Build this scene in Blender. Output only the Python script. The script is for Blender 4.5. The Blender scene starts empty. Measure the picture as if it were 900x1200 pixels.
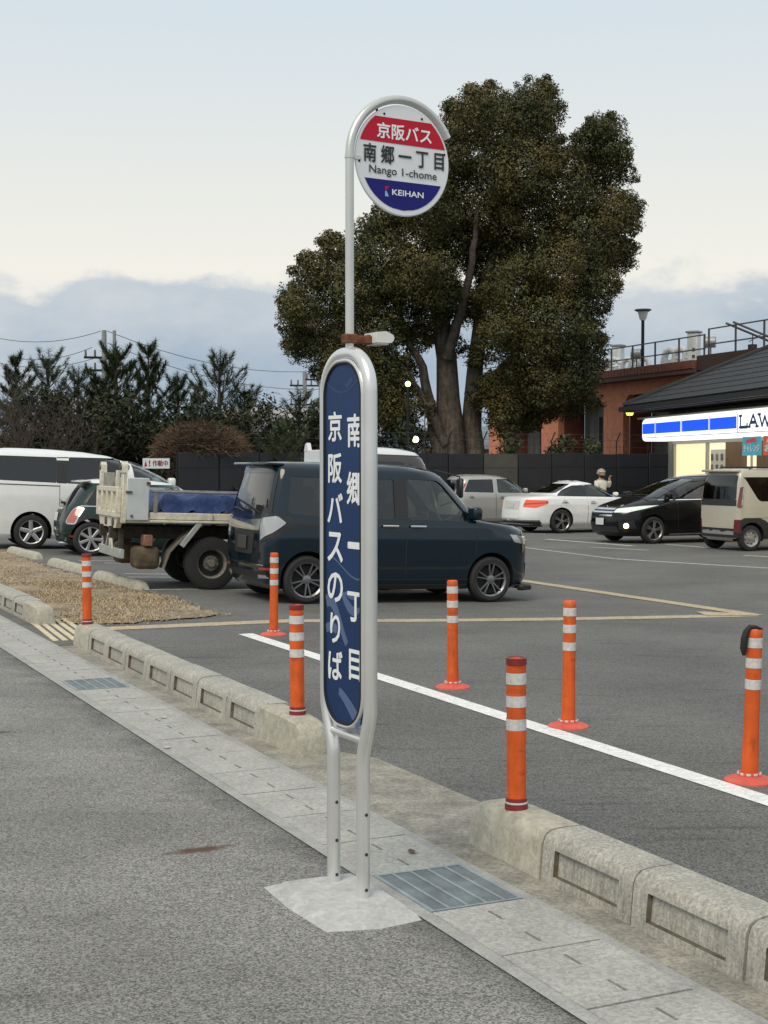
import bpy, bmesh, math, random
import numpy as np
from mathutils import Vector, Matrix
random.seed(7); rng = np.random.default_rng(7)
R = math.radians
S = bpy.context.scene
COL = S.collection

# ------------------------------------------------------------------ camera
F = 1660.0; CH = 1.66; HOR = 544.0
PITCH = math.atan((600 - HOR) / F)
cam = bpy.data.cameras.new("camera"); camo = bpy.data.objects.new("camera", cam); COL.objects.link(camo)
cam.sensor_fit = 'AUTO'; cam.sensor_width = 36.0; cam.lens = 36.0 * F / 1200.0
cam.clip_start = 0.05; cam.clip_end = 6000
camo.location = (0, 0, CH); camo.rotation_euler = (R(90) - PITCH, 0, 0)
S.camera = camo

# ------------------------------------------------------------------ world: evening sky with a low cloud bank
SUN_EL, SUN_AZ = 50.0, 208.0          # azimuth clockwise from +Y: a soft sun behind the camera, a little to the left
w = bpy.data.worlds.new("World"); S.world = w; w.use_nodes = True
nt = w.node_tree; nt.nodes.clear()
def wn(t, **k):
    n = nt.nodes.new(t)
    for a, b in k.items(): setattr(n, a, b)
    return n
sky = wn('ShaderNodeTexSky', sky_type='NISHITA'); sky.sun_disc = False
sky.sun_elevation = R(SUN_EL); sky.sun_rotation = R(SUN_AZ); sky.air_density = 1.0; sky.dust_density = 2.0
tc = wn('ShaderNodeTexCoord'); sep = wn('ShaderNodeSeparateXYZ')
nt.links.new(tc.outputs['Generated'], sep.inputs[0])
ramp = wn('ShaderNodeValToRGB'); cr = ramp.color_ramp
# height (sine of elevation) -> colour of thin high cloud: cream low down, pale blue higher
stops = [(0.0, (.62, .66, .74)), (.08, (.83, .805, .755)), (.135, (.89, .865, .785)), (.20, (.80, .815, .78)), (.30, (.67, .75, .80)), (.6, (.69, .75, .80)), (1, (.69, .75, .80))]
while len(cr.elements) < len(stops): cr.elements.new(.5)
for e, (p_, c_) in zip(cr.elements, stops): e.position = p_; e.color = (*c_, 1)
nt.links.new(sep.outputs['Z'], ramp.inputs[0])
def noise(scale, detail, vec, rough=.55):
    n = wn('ShaderNodeTexNoise'); n.inputs['Scale'].default_value = scale; n.inputs['Detail'].default_value = detail
    n.inputs['Roughness'].default_value = rough; nt.links.new(vec, n.inputs['Vector']); return n
mp = wn('ShaderNodeMapping'); mp.inputs['Scale'].default_value = (1, 1, 1.9); nt.links.new(tc.outputs['Generated'], mp.inputs[0])
n1 = noise(12.0, 10, mp.outputs[0], .55); n2 = noise(3.2, 3, mp.outputs[0])
def math_(op, a, b=None, c=None):
    n = wn('ShaderNodeMath', operation=op)
    for i, v in enumerate((a, b, c)):
        if v is None: continue
        if isinstance(v, (int, float)): n.inputs[i].default_value = v
        else: nt.links.new(v, n.inputs[i])
    return n.outputs[0]
# top of the bank: about 0.13 in sine of elevation, uneven
edge = math_('ADD', math_('MULTIPLY', math_('SUBTRACT', n1.outputs['Fac'], 0.5), .15), math_('ADD', math_('MULTIPLY', math_('SUBTRACT', n2.outputs['Fac'], .5), .035), .127))
mr = wn('ShaderNodeMapRange'); mr.interpolation_type = 'SMOOTHSTEP'
nt.links.new(math_('SUBTRACT', edge, sep.outputs['Z']), mr.inputs['Value'])
mr.inputs['From Min'].default_value = -.008; mr.inputs['From Max'].default_value = .016
bank = wn('ShaderNodeValToRGB'); b = bank.color_ramp
b.elements[0].position = .30; b.elements[0].color = (.29, .395, .52, 1)
b.elements[1].position = .72; b.elements[1].color = (.63, .67, .70, 1)
n3 = noise(6.0, 6, mp.outputs[0], .6)
nt.links.new(math_('ADD', math_('MULTIPLY', sep.outputs['Z'], 2.6), math_('MULTIPLY', math_('SUBTRACT', n3.outputs['Fac'], .22), .92)), bank.inputs[0])
def mixc(f, a, b_):
    n = wn('ShaderNodeMix', data_type='RGBA')
    if isinstance(f, float): n.inputs[0].default_value = f
    else: nt.links.new(f, n.inputs[0])
    nt.links.new(a, n.inputs[6]); nt.links.new(b_, n.inputs[7]); return n.outputs[2]
skycol = mixc(math_('MULTIPLY', mr.outputs[0], .92), ramp.outputs[0], bank.outputs[0])
bgA = wn('ShaderNodeBackground'); bgA.inputs[1].default_value = .08; nt.links.new(sky.outputs[0], bgA.inputs[0])
bgB = wn('ShaderNodeBackground'); bgB.inputs[1].default_value = .82; nt.links.new(skycol, bgB.inputs[0])
ms = wn('ShaderNodeMixShader'); ms.inputs[0].default_value = .94
nt.links.new(bgA.outputs[0], ms.inputs[1]); nt.links.new(bgB.outputs[0], ms.inputs[2])
wo = wn('ShaderNodeOutputWorld'); nt.links.new(ms.outputs[0], wo.inputs[0])

sl = bpy.data.lights.new("sun", 'SUN'); sl.energy = 1.5; sl.angle = R(30); sl.color = (1, .90, .74)
so = bpy.data.objects.new("sun", sl); COL.objects.link(so)
sd = Vector((math.sin(R(SUN_AZ)) * math.cos(R(SUN_EL)), math.cos(R(SUN_AZ)) * math.cos(R(SUN_EL)), math.sin(R(SUN_EL))))
sky.sun_elevation = R(SUN_EL)
so.rotation_euler = (-sd).to_track_quat('-Z', 'Y').to_euler()
S.view_settings.view_transform = 'Standard'; S.view_settings.look = 'None'
S.view_settings.exposure = 0.35; S.view_settings.gamma = 1.0
S.cycles.max_bounces = 6; S.cycles.transparent_max_bounces = 12
S.cycles.use_denoising = True

# ------------------------------------------------------------------ where things stand
D1 = Vector((-.42705579, .90422528)); D2 = Vector((.90422528, .42705579))   # along the kerb, away from the road
KA = math.atan2(D1.y, D1.x)
def gz(x, y):                                            # the car park falls gently away from the road
    t = D2.x * x + D2.y * y
    return 0.0 if t <= 5.5 else -.3 * (1 - math.exp(-(t - 5.5) / 7))
def gst(s, t): 
    return 0.0 if t <= 5.5 else -.3 * (1 - math.exp(-(t - 5.5) / 7))
def W(s, t, z=0.0):
    return Vector((D1.x * s + D2.x * t, D1.y * s + D2.y * t, z))
def ray(u, v):
    x = (u - 450) / F; y = -(v - 600) / F
    return Vector((x, math.cos(PITCH) + y * math.sin(PITCH), -math.sin(PITCH) + y * math.cos(PITCH)))
def at(u, v, D):
    r = ray(u, v); return Vector((0, 0, CH)) + r * (D / r.y)
def ground(u, v, dz=0.0):
    z = 0.0; r = ray(u, v); p = None
    for _ in range(25):
        p = Vector((0, 0, CH)) + r * ((z + dz - CH) / r.z); z = .5 * z + .5 * gz(p.x, p.y)
    return p

# ------------------------------------------------------------------ object helpers
def tag(o, label=None, cat=None, group=None, kind=None):
    if label: o['label'] = label
    if cat: o['category'] = cat
    if group: o['group'] = group
    if kind: o['kind'] = kind
    return o
def empty(name, loc=(0, 0, 0), rz=0.0, label=None, cat=None, group=None, kind=None, rot=None):
    o = bpy.data.objects.new(name, None); COL.objects.link(o)
    o.location = loc; o.rotation_euler = rot if rot else (0, 0, rz); o.empty_display_size = .2
    return tag(o, label, cat, group, kind)
def link(name, me, parent=None, loc=None, rot=None):
    o = bpy.data.objects.new(name, me); COL.objects.link(o)
    if parent is not None: o.parent = parent
    if loc is not None: o.location = loc
    if rot is not None: o.rotation_euler = rot
    return o
def copy_tree(o, parent=None):
    c = o.copy(); COL.objects.link(c); c.parent = parent
    for ch in list(o.children): copy_tree(ch, c)
    return c
class MB:
    """collects shapes in one bmesh"""
    def __init__(s): s.bm = bmesh.new(); s.mi = 0
    def _m(s, faces):
        for f in faces: f.material_index = s.mi
    def box(s, c, size, rot=None, bevel=0.0, seg=1):
        bm2 = bmesh.new(); bmesh.ops.create_cube(bm2, size=1)
        bmesh.ops.scale(bm2, vec=size, verts=bm2.verts)
        if bevel: bmesh.ops.bevel(bm2, geom=bm2.edges[:], offset=bevel, segments=seg, affect='EDGES', profile=.5)
        if rot is not None: bmesh.ops.rotate(bm2, matrix=rot if isinstance(rot, Matrix) else Matrix.Rotation(rot, 3, 'Z'), verts=bm2.verts)
        bmesh.ops.translate(bm2, vec=c, verts=bm2.verts); s.take(bm2); return s
    def take(s, bm2, M=None):
        mp = {}
        for v in bm2.verts: mp[v] = s.bm.verts.new(M @ v.co if M else v.co)
        for f in bm2.faces:
            try:
                n = s.bm.faces.new([mp[v] for v in f.verts]); n.material_index = s.mi; n.smooth = f.smooth
            except ValueError: pass
        bm2.free()
    def tube(s, pts, r, n=10, caps=True, closed=False):
        pts = [Vector(p) for p in pts]; rs = r if isinstance(r, (list, tuple)) else [r] * len(pts)
        rings = []; up = None; N = len(pts)
        for i, p in enumerate(pts):
            a = pts[(i - 1) % N] if (i > 0 or closed) else pts[0]; b_ = pts[(i + 1) % N] if (i < N - 1 or closed) else pts[-1]
            d = (b_ - a).normalized()
            if up is None: up = d.orthogonal().normalized()
            up = (up - d * up.dot(d)); up = up.normalized() if up.length > 1e-6 else d.orthogonal().normalized()
            q = d.cross(up)
            rings.append([s.bm.verts.new(p + (up * math.cos(2 * math.pi * k / n) + q * math.sin(2 * math.pi * k / n)) * rs[i]) for k in range(n)])
        for i in range(N if closed else N - 1):
            A, B = rings[i], rings[(i + 1) % N]
            for k in range(n):
                f = s.bm.faces.new((A[k], A[(k + 1) % n], B[(k + 1) % n], B[k])); f.smooth = True; f.material_index = s.mi
        if caps and not closed:
            s._m([s.bm.faces.new(rings[0][::-1]), s.bm.faces.new(rings[-1])])
        return s
    def lathe(s, prof, n=24, M=None):
        """profile of (radius, z) turned about z"""
        rings = []
        for r, z in prof:
            if r < 1e-6: rings.append([s.bm.verts.new((M @ Vector((0, 0, z))) if M else (0, 0, z))])
            else:
                rr = []
                for k in range(n):
                    v = Vector((r * math.cos(2 * math.pi * k / n), r * math.sin(2 * math.pi * k / n), z)); rr.append(s.bm.verts.new(M @ v if M else v))
                rings.append(rr)
        for A, B in zip(rings, rings[1:]):
            if len(A) == 1 and len(B) == 1: continue
            for k in range(n):
                k2 = (k + 1) % n
                fs = (A[k % len(A)], A[k2 % len(A)], B[k2 % len(B)], B[k % len(B)])
                fs = list(dict.fromkeys(fs))
                f = s.bm.faces.new(fs); f.smooth = True; f.material_index = s.mi
        return s
    def prism(s, poly, axis_fn, d0, d1):
        """2D polygon pushed from depth d0 to d1; axis_fn(a, b, d) -> point"""
        A = [s.bm.verts.new(axis_fn(a, b_, d0)) for a, b_ in poly]; B = [s.bm.verts.new(axis_fn(a, b_, d1)) for a, b_ in poly]
        n = len(poly); fs = [s.bm.faces.new(A[::-1]), s.bm.faces.new(B)]
        for k in range(n): fs.append(s.bm.faces.new((A[k], A[(k + 1) % n], B[(k + 1) % n], B[k])))
        s._m(fs); return s
    def quad(s, *p):
        f = s.bm.faces.new([s.bm.verts.new(q) for q in p]); f.material_index = s.mi; return s
    def poly(s, pts): return s.quad(*pts)
    def mesh(s, name, mats, sharp=40, bevel=0.0):
        if bevel: bmesh.ops.bevel(s.bm, geom=[e for e in s.bm.edges if e.is_manifold and e.calc_face_angle(0) > .6], offset=bevel, segments=2, affect='EDGES')
        bmesh.ops.recalc_face_normals(s.bm, faces=s.bm.faces)
        for f in s.bm.faces: f.smooth = True
        me = bpy.data.meshes.new(name); s.bm.to_mesh(me); s.bm.free()
        for m in (mats if isinstance(mats, (list, tuple)) else [mats]): me.materials.append(m)
        me.set_sharp_from_angle(angle=R(sharp)); return me
    def build(s, name, mats, parent=None, loc=None, rot=None, sharp=40, bevel=0.0):
        return link(name, s.mesh(name, mats, sharp, bevel), parent, loc, rot)
def np_mesh(name, V, Fc, mat, smooth=False):
    """V (n,3), Fc (m,k) -> mesh data, quick"""
    V = np.asarray(V, np.float32); Fc = np.asarray(Fc, np.int32); k = Fc.shape[1]
    me = bpy.data.meshes.new(name)
    me.vertices.add(len(V)); me.vertices.foreach_set('co', V.ravel())
    me.loops.add(Fc.size); me.loops.foreach_set('vertex_index', Fc.ravel())
    me.polygons.add(len(Fc)); me.polygons.foreach_set('loop_start', np.arange(0, Fc.size, k, dtype=np.int32))
    me.materials.append(mat); me.update(calc_edges=True); me.validate()
    return me

# ------------------------------------------------------------------ materials
MATS = {}
def mat(name, col, rough=.6, metal=0.0, n=None, bump=None, coat=0.0, emit=None, spec=None, island=0.0, speck=None, streak=None, scuff=None, stain=None, edge=None):
    """n=(scale, amount) mottling; bump=(scale, strength); speck=(scale, amount) fine aggregate; island=random value per loose piece"""
    if name in MATS: return MATS[name]
    m = bpy.data.materials.new(name); m.use_nodes = True; t = m.node_tree; bs = t.nodes['Principled BSDF']
    bs.inputs['Roughness'].default_value = rough; bs.inputs['Metallic'].default_value = metal
    bs.inputs['Base Color'].default_value = (*col, 1)
    if coat: bs.inputs['Coat Weight'].default_value = coat; bs.inputs['Coat Roughness'].default_value = .04
    if spec is not None: bs.inputs['Specular IOR Level'].default_value = spec
    if emit: bs.inputs['Emission Color'].default_value = (*emit[0], 1); bs.inputs['Emission Strength'].default_value = emit[1]
    geo = t.nodes.new('ShaderNodeNewGeometry') if (n or bump or speck or island or streak or scuff) else None
    cur = None
    def nz(scale, detail=5, vec=None):
        x = t.nodes.new('ShaderNodeTexNoise'); x.inputs['Scale'].default_value = scale; x.inputs['Detail'].default_value = detail
        if vec is None: vec = geo.outputs['Position']
        t.links.new(vec, x.inputs['Vector']); return x.outputs['Fac']
    def scale_by(fac, amount, lo=.3, hi=.7):
        nonlocal cur
        r = t.nodes.new('ShaderNodeMapRange'); r.inputs['From Min'].default_value = lo; r.inputs['From Max'].default_value = hi
        r.inputs['To Min'].default_value = 1 - amount; r.inputs['To Max'].default_value = 1 + amount; t.links.new(fac, r.inputs['Value'])
        x = t.nodes.new('ShaderNodeVectorMath'); x.operation = 'SCALE'
        if cur is None: x.inputs[0].default_value = col
        else: t.links.new(cur, x.inputs[0])
        t.links.new(r.outputs[0], x.inputs['Scale']); cur = x.outputs[0]
    if n: scale_by(nz(n[0]), n[1])
    if speck:
        vo = t.nodes.new('ShaderNodeTexVoronoi'); vo.inputs['Scale'].default_value = speck[0]; t.links.new(geo.outputs['Position'], vo.inputs['Vector'])
        sp = t.nodes.new('ShaderNodeSeparateColor'); t.links.new(vo.outputs['Color'], sp.inputs[0]); scale_by(sp.outputs[0], speck[1], 0, 1)
    if streak:
        mpn = t.nodes.new('ShaderNodeMapping'); mpn.inputs['Scale'].default_value = (1, 1, .12); t.links.new(geo.outputs['Position'], mpn.inputs[0])
        scale_by(nz(streak[0], 4, mpn.outputs[0]), streak[1])
    if scuff:
        for ang, sc, am in scuff:
            mpn = t.nodes.new('ShaderNodeMapping'); mpn.inputs['Rotation'].default_value = (0, 0, ang); mpn.inputs['Scale'].default_value = sc; t.links.new(geo.outputs['Position'], mpn.inputs[0])
            f_ = nz(1.0, 4, mpn.outputs[0]); r = t.nodes.new('ShaderNodeMapRange'); r.inputs['From Min'].default_value = .60; r.inputs['From Max'].default_value = .72; r.inputs['To Min'].default_value = 1; r.inputs['To Max'].default_value = 1 - am; t.links.new(f_, r.inputs['Value'])
            x = t.nodes.new('ShaderNodeVectorMath'); x.operation = 'SCALE'; t.links.new(cur, x.inputs[0]); t.links.new(r.outputs[0], x.inputs['Scale']); cur = x.outputs[0]
    for (sx, sy, sr, scol, sang) in (stain or ()):
        mpn = t.nodes.new('ShaderNodeMapping'); mpn.vector_type = 'TEXTURE'; mpn.inputs['Location'].default_value = (sx, sy, 0); mpn.inputs['Rotation'].default_value = (0, 0, sang); mpn.inputs['Scale'].default_value = (sr, sr * .28, 1); t.links.new(geo.outputs['Position'], mpn.inputs[0])
        ln_ = t.nodes.new('ShaderNodeVectorMath'); ln_.operation = 'LENGTH'; t.links.new(mpn.outputs[0], ln_.inputs[0])
        ad = t.nodes.new('ShaderNodeMath'); ad.operation = 'ADD'; t.links.new(ln_.outputs['Value'], ad.inputs[0]); t.links.new(nz(14, 5), ad.inputs[1])
        r = t.nodes.new('ShaderNodeMapRange'); r.inputs['From Min'].default_value = .85; r.inputs['From Max'].default_value = 1.5; r.inputs['To Min'].default_value = .95; r.inputs['To Max'].default_value = 0; t.links.new(ad.outputs[0], r.inputs['Value'])
        x = t.nodes.new('ShaderNodeMix'); x.data_type = 'RGBA'; t.links.new(r.outputs[0], x.inputs[0]); t.links.new(cur, x.inputs[6]); x.inputs[7].default_value = (*scol, 1); cur = x.outputs[2]
    if edge:
        dp = t.nodes.new('ShaderNodeVectorMath'); dp.operation = 'DOT_PRODUCT'; dp.inputs[1].default_value = (.90422528, .42705579, 0); t.links.new(geo.outputs['Position'], dp.inputs[0])
        ad = t.nodes.new('ShaderNodeMath'); ad.operation = 'MULTIPLY_ADD'; ad.inputs[1].default_value = .45; t.links.new(nz(4, 5), ad.inputs[0]); t.links.new(dp.outputs['Value'], ad.inputs[2])
        r = t.nodes.new('ShaderNodeMapRange'); r.inputs['From Min'].default_value = edge[0]; r.inputs['From Max'].default_value = edge[1]; r.inputs['To Min'].default_value = 1; r.inputs['To Max'].default_value = edge[2]; t.links.new(ad.outputs[0], r.inputs['Value'])
        x = t.nodes.new('ShaderNodeVectorMath'); x.operation = 'SCALE'; t.links.new(cur, x.inputs[0]); t.links.new(r.outputs[0], x.inputs['Scale']); cur = x.outputs[0]
    if island: scale_by(geo.outputs['Random Per Island'], island, 0, 1)
    if cur is not None: t.links.new(cur, bs.inputs['Base Color'])
    if bump:
        bn = t.nodes.new('ShaderNodeBump'); bn.inputs['Strength'].default_value = bump[1]; bn.inputs['Distance'].default_value = bump[2] if len(bump) > 2 else .01
        t.links.new(nz(bump[0], 4), bn.inputs['Height']); t.links.new(bn.outputs[0], bs.inputs['Normal'])
    MATS[name] = m; return m
def glass(name, tint, gloss=1.0):
    if name in MATS: return MATS[name]
    m = bpy.data.materials.new(name); m.use_nodes = True; t = m.node_tree; t.nodes.clear()
    tr = t.nodes.new('ShaderNodeBsdfTransparent'); tr.inputs[0].default_value = (*tint, 1)
    gl = t.nodes.new('ShaderNodeBsdfGlossy'); gl.inputs['Roughness'].default_value = .02; gl.inputs[0].default_value = (gloss, gloss, gloss, 1)
    lw = t.nodes.new('ShaderNodeLayerWeight'); lw.inputs[0].default_value = .5
    pw_ = t.nodes.new('ShaderNodeMath'); pw_.operation = 'POWER'; pw_.inputs[1].default_value = 4.0; t.links.new(lw.outputs['Facing'], pw_.inputs[0])
    ma = t.nodes.new('ShaderNodeMath'); ma.operation = 'MULTIPLY_ADD'; ma.inputs[1].default_value = .92; ma.inputs[2].default_value = .07; t.links.new(pw_.outputs[0], ma.inputs[0])
    mx = t.nodes.new('ShaderNodeMixShader'); o = t.nodes.new('ShaderNodeOutputMaterial')
    t.links.new(ma.outputs[0], mx.inputs[0]); t.links.new(tr.outputs[0], mx.inputs[1]); t.links.new(gl.outputs[0], mx.inputs[2]); t.links.new(mx.outputs[0], o.inputs[0])
    MATS[name] = m; return m
def emission(name, col, strength):
    return mat(name, tuple(c * .5 for c in col), .5, emit=(col, strength))

M_road = mat('road_asphalt', (.205, .20, .187), 0.92, n=(.7, .24), edge=(2.36, 2.56, .62), scuff=[(1.9, (1.2, 7, 1), .22), (.4, (.5, 2.2, 1), .12), (0, (5, 9, 1), .14)], stain=[(-.80, 6.05, .20, (.085, .042, .022), .45), (-2.4, 8.7, .14, (.07, .05, .035), .6), (-.32, 6.1, .06, (.08, .06, .04), .1)], speck=(155, .64), bump=(105, .3, .005))
M_lot = mat('lot_asphalt', (.128, .127, .119), .9, n=(.6, .2), scuff=[(.1, (1.1, 8, 1), .35), (.25, (3, 16, 1), .30), (.9, (.35, .9, 1), .14)], speck=(140, .58), bump=(95, .3, .005))
M_conc = mat('concrete', (.36, .35, .315), .85, n=(9, .18), speck=(90, .12), bump=(60, .25, .006))
M_kerb = mat('kerb_concrete', (.355, .343, .298), .88, n=(5, .14), speck=(120, .22), streak=(70, .22), bump=(60, .3, .004))
M_groove = mat('shaded_grimy_groove', (.115, .10, .068), .95, n=(25, .45))  # recess side walls coloured dark: painted recess shade as well as grime
M_kerbtop = mat('kerb_end_concrete', (.40, .38, .31), .88, n=(14, .2), speck=(80, .12), bump=(45, .3, .006))
M_dirty = mat('dirty_concrete', (.27, .255, .215), .93, n=(5, .3), speck=(80, .25), bump=(60, .5, .008))
M_cover = mat('cover_concrete', (.37, .365, .335), .8, n=(3, .12), speck=(85, .2), bump=(110, .5, .004))
M_gutter = mat('gutter_concrete', (.33, .33, .31), .85, n=(6, .15), speck=(120, .15))
M_slot = mat('slot_shade', (.02, .02, .02), .95)
M_grate = mat('grate_steel', (.30, .345, .36), .5, .3, n=(8, .2))
M_white = mat('road_paint_white', (.78, .78, .76), .7, n=(14, .08), speck=(90, .14), scuff=[(.35, (7, 34, 1), .45), (1.2, (18, 18, 1), .3)])
M_oldwhite = mat('worn_paint_white', (.46, .46, .44), .8, n=(9, .22), speck=(60, .25))
M_yellow = mat('worn_paint_yellow', (.44, .36, .235), .8, n=(9, .2), speck=(60, .25))
M_steel = mat('sign_silver_paint', (.72, .725, .705), .28, .6, n=(7, .05))
M_steel2 = mat('pole_silver_paint', (.60, .61, .59), .34, .5, n=(7, .06))
M_blue = mat('sign_blue', (.009, .034, .112), .35, n=(3, .12), coat=.05, spec=.2)
M_wave = mat('sign_wave_blue', (.09, .14, .26), .3, spec=.3)
M_signwhite = mat('sign_white', (.74, .76, .78), .35, n=(5, .04))
M_letter = mat('lettering_white', (.83, .85, .86), .35)
M_red = mat('sign_red', (.50, .012, .035), .4, spec=.2)
M_navy = mat('sign_navy', (.014, .014, .17), .4, spec=.2)
M_black = mat('lettering_black', (.02, .02, .022), .5)
M_rust = mat('rusty_iron', (.16, .055, .025), .8, n=(40, .5))
M_plasticw = mat('white_plastic', (.72, .72, .68), .45, n=(9, .05))
M_orange = mat('post_orange', (.66, .105, .016), .5, n=(12, .12), spec=.4, streak=(40, .10), scuff=[(0, (9, 9, 22), .3), (.5, (30, 30, 8), .25)])
M_reddisc = mat('post_disc_red', (.62, .10, .065), .55, n=(20, .15))
M_darkred = mat('post_collar_red', (.20, .022, .018), .5, n=(30, .2))
M_tape = mat('reflective_tape', (.60, .60, .58), .38, n=(45, .18), spec=.5)
M_rubber = mat('black_rubber', (.018, .018, .018), .75, n=(20, .2))
M_tyre = mat('tyre', (.022, .022, .023), .82)
M_dark = mat('dark_underbody', (.012, .012, .013), .9)
M_cabin = mat('cabin_trim', (.035, .035, .037), .8)
M_seat = mat('seat_cloth', (.06, .06, .062), .9)
M_trimblack = mat('black_trim', (.02, .02, .021), .45)
M_chrome = mat('chrome', (.75, .75, .76), .12, 1.0)
M_alloy = mat('alloy_silver', (.58, .58, .58), .3, .8)
M_alloydark = mat('alloy_gunmetal', (.24, .24, .25), .3, .8)
M_lens = mat('clear_lens', (.40, .41, .42), .1, .3, coat=1)
M_taillens = mat('red_lens', (.36, .018, .015), .15, coat=1)
M_plate = mat('plate_white', (.66, .67, .65), .45, n=(40, .15))
M_glass = glass('car_glass', (.60, .66, .62)); M_privacy = glass('privacy_glass', (.13, .14, .14)); M_winds = glass('windscreen', (.55, .6, .57))
M_bark = mat('bark', (.115, .095, .075), .95, n=(4, .35), streak=(9, .4), bump=(14, 1.0, .05))
M_pinebark = mat('pine_bark', (.07, .055, .045), .95, n=(6, .3))
# ------------------------------------------------------------------ ground, road, car park, gutter
def strip_mesh(name, m, ss, ts, zf):
    V = [W(s, t, zf(s, t)) for s in ss for t in ts]; n = len(ts)
    Fc = [(i * n + j, i * n + j + 1, (i + 1) * n + j + 1, (i + 1) * n + j) for i in range(len(ss) - 1) for j in range(n - 1)]
    return np_mesh(name, V, Fc, m)
M_soil = mat('soil', (.10, .085, .06), .95, n=(.4, .3))
gm = MB(); gm.quad((-2500, -300, -.62), (2500, -300, -.62), (2500, 4000, -.62), (-2500, 4000, -.62))
tag(gm.build('ground', M_soil), kind='structure')
tag(link('road', strip_mesh('road', M_road, list(np.linspace(-14, 140, 60)), [-40, -12, -6, -3, 0, 1, 2.318], lambda s, t: 0.0)), kind='structure')
tss = [2.9, 3.5, 4.5, 5.5] + list(np.linspace(5.8, 60, 120))
tag(link('car_park', strip_mesh('car_park', M_lot, list(np.linspace(-14, 90, 60)), tss, lambda s, t: gst(s, t))), kind='structure')
# black bed under the gutter covers, painting in the shade of the slots, and the concrete edging beside them
tag(link('gutter', strip_mesh('gutter', M_gutter, list(np.linspace(-6, 80, 120)), [2.31, 2.368], lambda s, t: .006)), kind='structure')
gut = bpy.data.objects['gutter']
link('gutter_edging', strip_mesh('gutter_edging', M_gutter, list(np.linspace(-6, 80, 120)), [2.762, 2.81], lambda s, t: .006), gut)
link('gutter_bed', strip_mesh('gutter_bed', M_slot, [-6, 80], [2.31, 2.81], lambda s, t: -.0125), gut)
GP = .515; G0 = 4.60
def gutter_cover_flat():
    b = MB(); hw = .197; hl = GP / 2 - .0055
    xs = [-hl, -hl * .72, -hl * .30, hl * .30, hl * .72, hl]; ys = [-hw, -.007, .007, hw]
    for i in range(5):
        for j in range(3):
            if j == 1 and i in (1, 3): continue
            b.box(((xs[i] + xs[i + 1]) / 2, (ys[j] + ys[j + 1]) / 2, -.001), (xs[i + 1] - xs[i], ys[j + 1] - ys[j], .018))
    return b.mesh('gutter_cover', M_cover)
cv = gutter_cover_flat()
def make_grate(name_loc, lab):
    hl = GP / 2 - .004; hw = .197; o = empty('drain_grate', name_loc, KA, lab, 'grate', 'steel drain grates in the gutter')
    b = MB()
    for y in (-hw + .008, hw - .008): b.box((0, y, .001), (2 * hl, .016, .018))
    for x in (-hl + .006, hl - .006): b.box((x, 0, .001), (.012, 2 * hw - .032, .018))
    for k in range(1, 5): b.box((0, -hw + k * 2 * hw / 5, .002), (2 * hl - .024, .011, .018))
    b.build('grate_frame', M_grate, o); n = 40; b = MB()
    for k in range(n): b.box((-hl + .02 + k * (2 * hl - .04) / (n - 1), 0, -.001), (.0045, 2 * hw / 5 - .012, .014))
    me = b.mesh('grate_bars', M_grate)
    for k in range(5): tag(link('grate_bars', me, o, (0, -hw + (k + .5) * 2 * hw / 5, 0)), kind='stuff')
    return o
for k in range(-12, 90):
    s = G0 + GP * (k + .5)
    if k in (0, 11): continue
    o = link('gutter_cover', cv, gut, W(s, 2.565, 0), (0, 0, KA)); o.location.z = random.uniform(-.001, .0015); o.rotation_euler.z += random.uniform(-.002, .002)
make_grate(W(G0 + GP * .5, 2.565, .001), 'blue-grey steel drain grate in the gutter right beside the bus stop sign base')
make_grate(W(G0 + GP * 11.5, 2.565, .001), 'steel drain grate in the gutter opposite the long middle kerb run')
# dirty strip between gutter and kerb, widening to an apron in the driveway gap
b = MB()
b.mi = 0
def apron(pts, z): b.poly([W(s, t, z) for s, t in pts])
apron([(-6, 2.81), (-6, 3.02), (5.1, 3.02), (5.1, 2.81)], .004)
apron([(5.1, 2.81), (5.1, 3.15), (5.7, 3.38), (7.2, 3.35), (7.7, 3.12), (7.7, 2.81)], .0042)
apron([(7.7, 2.81), (7.7, 3.02), (12.86, 3.02), (12.86, 2.81)], .004)
tag(b.build('kerb_apron_pavement', M_dirty), kind='structure')
b = MB(); apron([(12.86, 2.81), (12.86, 3.3), (14.9, 3.4), (14.9, 2.81)], .004); apron([(14.9, 2.81), (14.9, 3.02), (80, 3.02), (80, 2.81)], .004)
tag(b.build('driveway_pavement', mat('driveway_asphalt', (.125, .12, .11), .93, n=(4, .2), speck=(90, .35))), kind='structure')
# strip of yellowish ribbed paint in the far gap
rs = tag(empty('ribbed_strip_pavement', W(14.2, 2.87, .005), KA), kind='structure')
for k in range(5):
    q = MB(); y0 = .03 + k * .088
    q.box((0, -y0 - .03, .004), (1.9, .052, .012), bevel=.003)
    q.build('ribbed_stripe', mat('ribbed_yellow', (.60, .52, .36), .8, n=(12, .15)), rs, rot=(0, 0, R(-4)))

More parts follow.
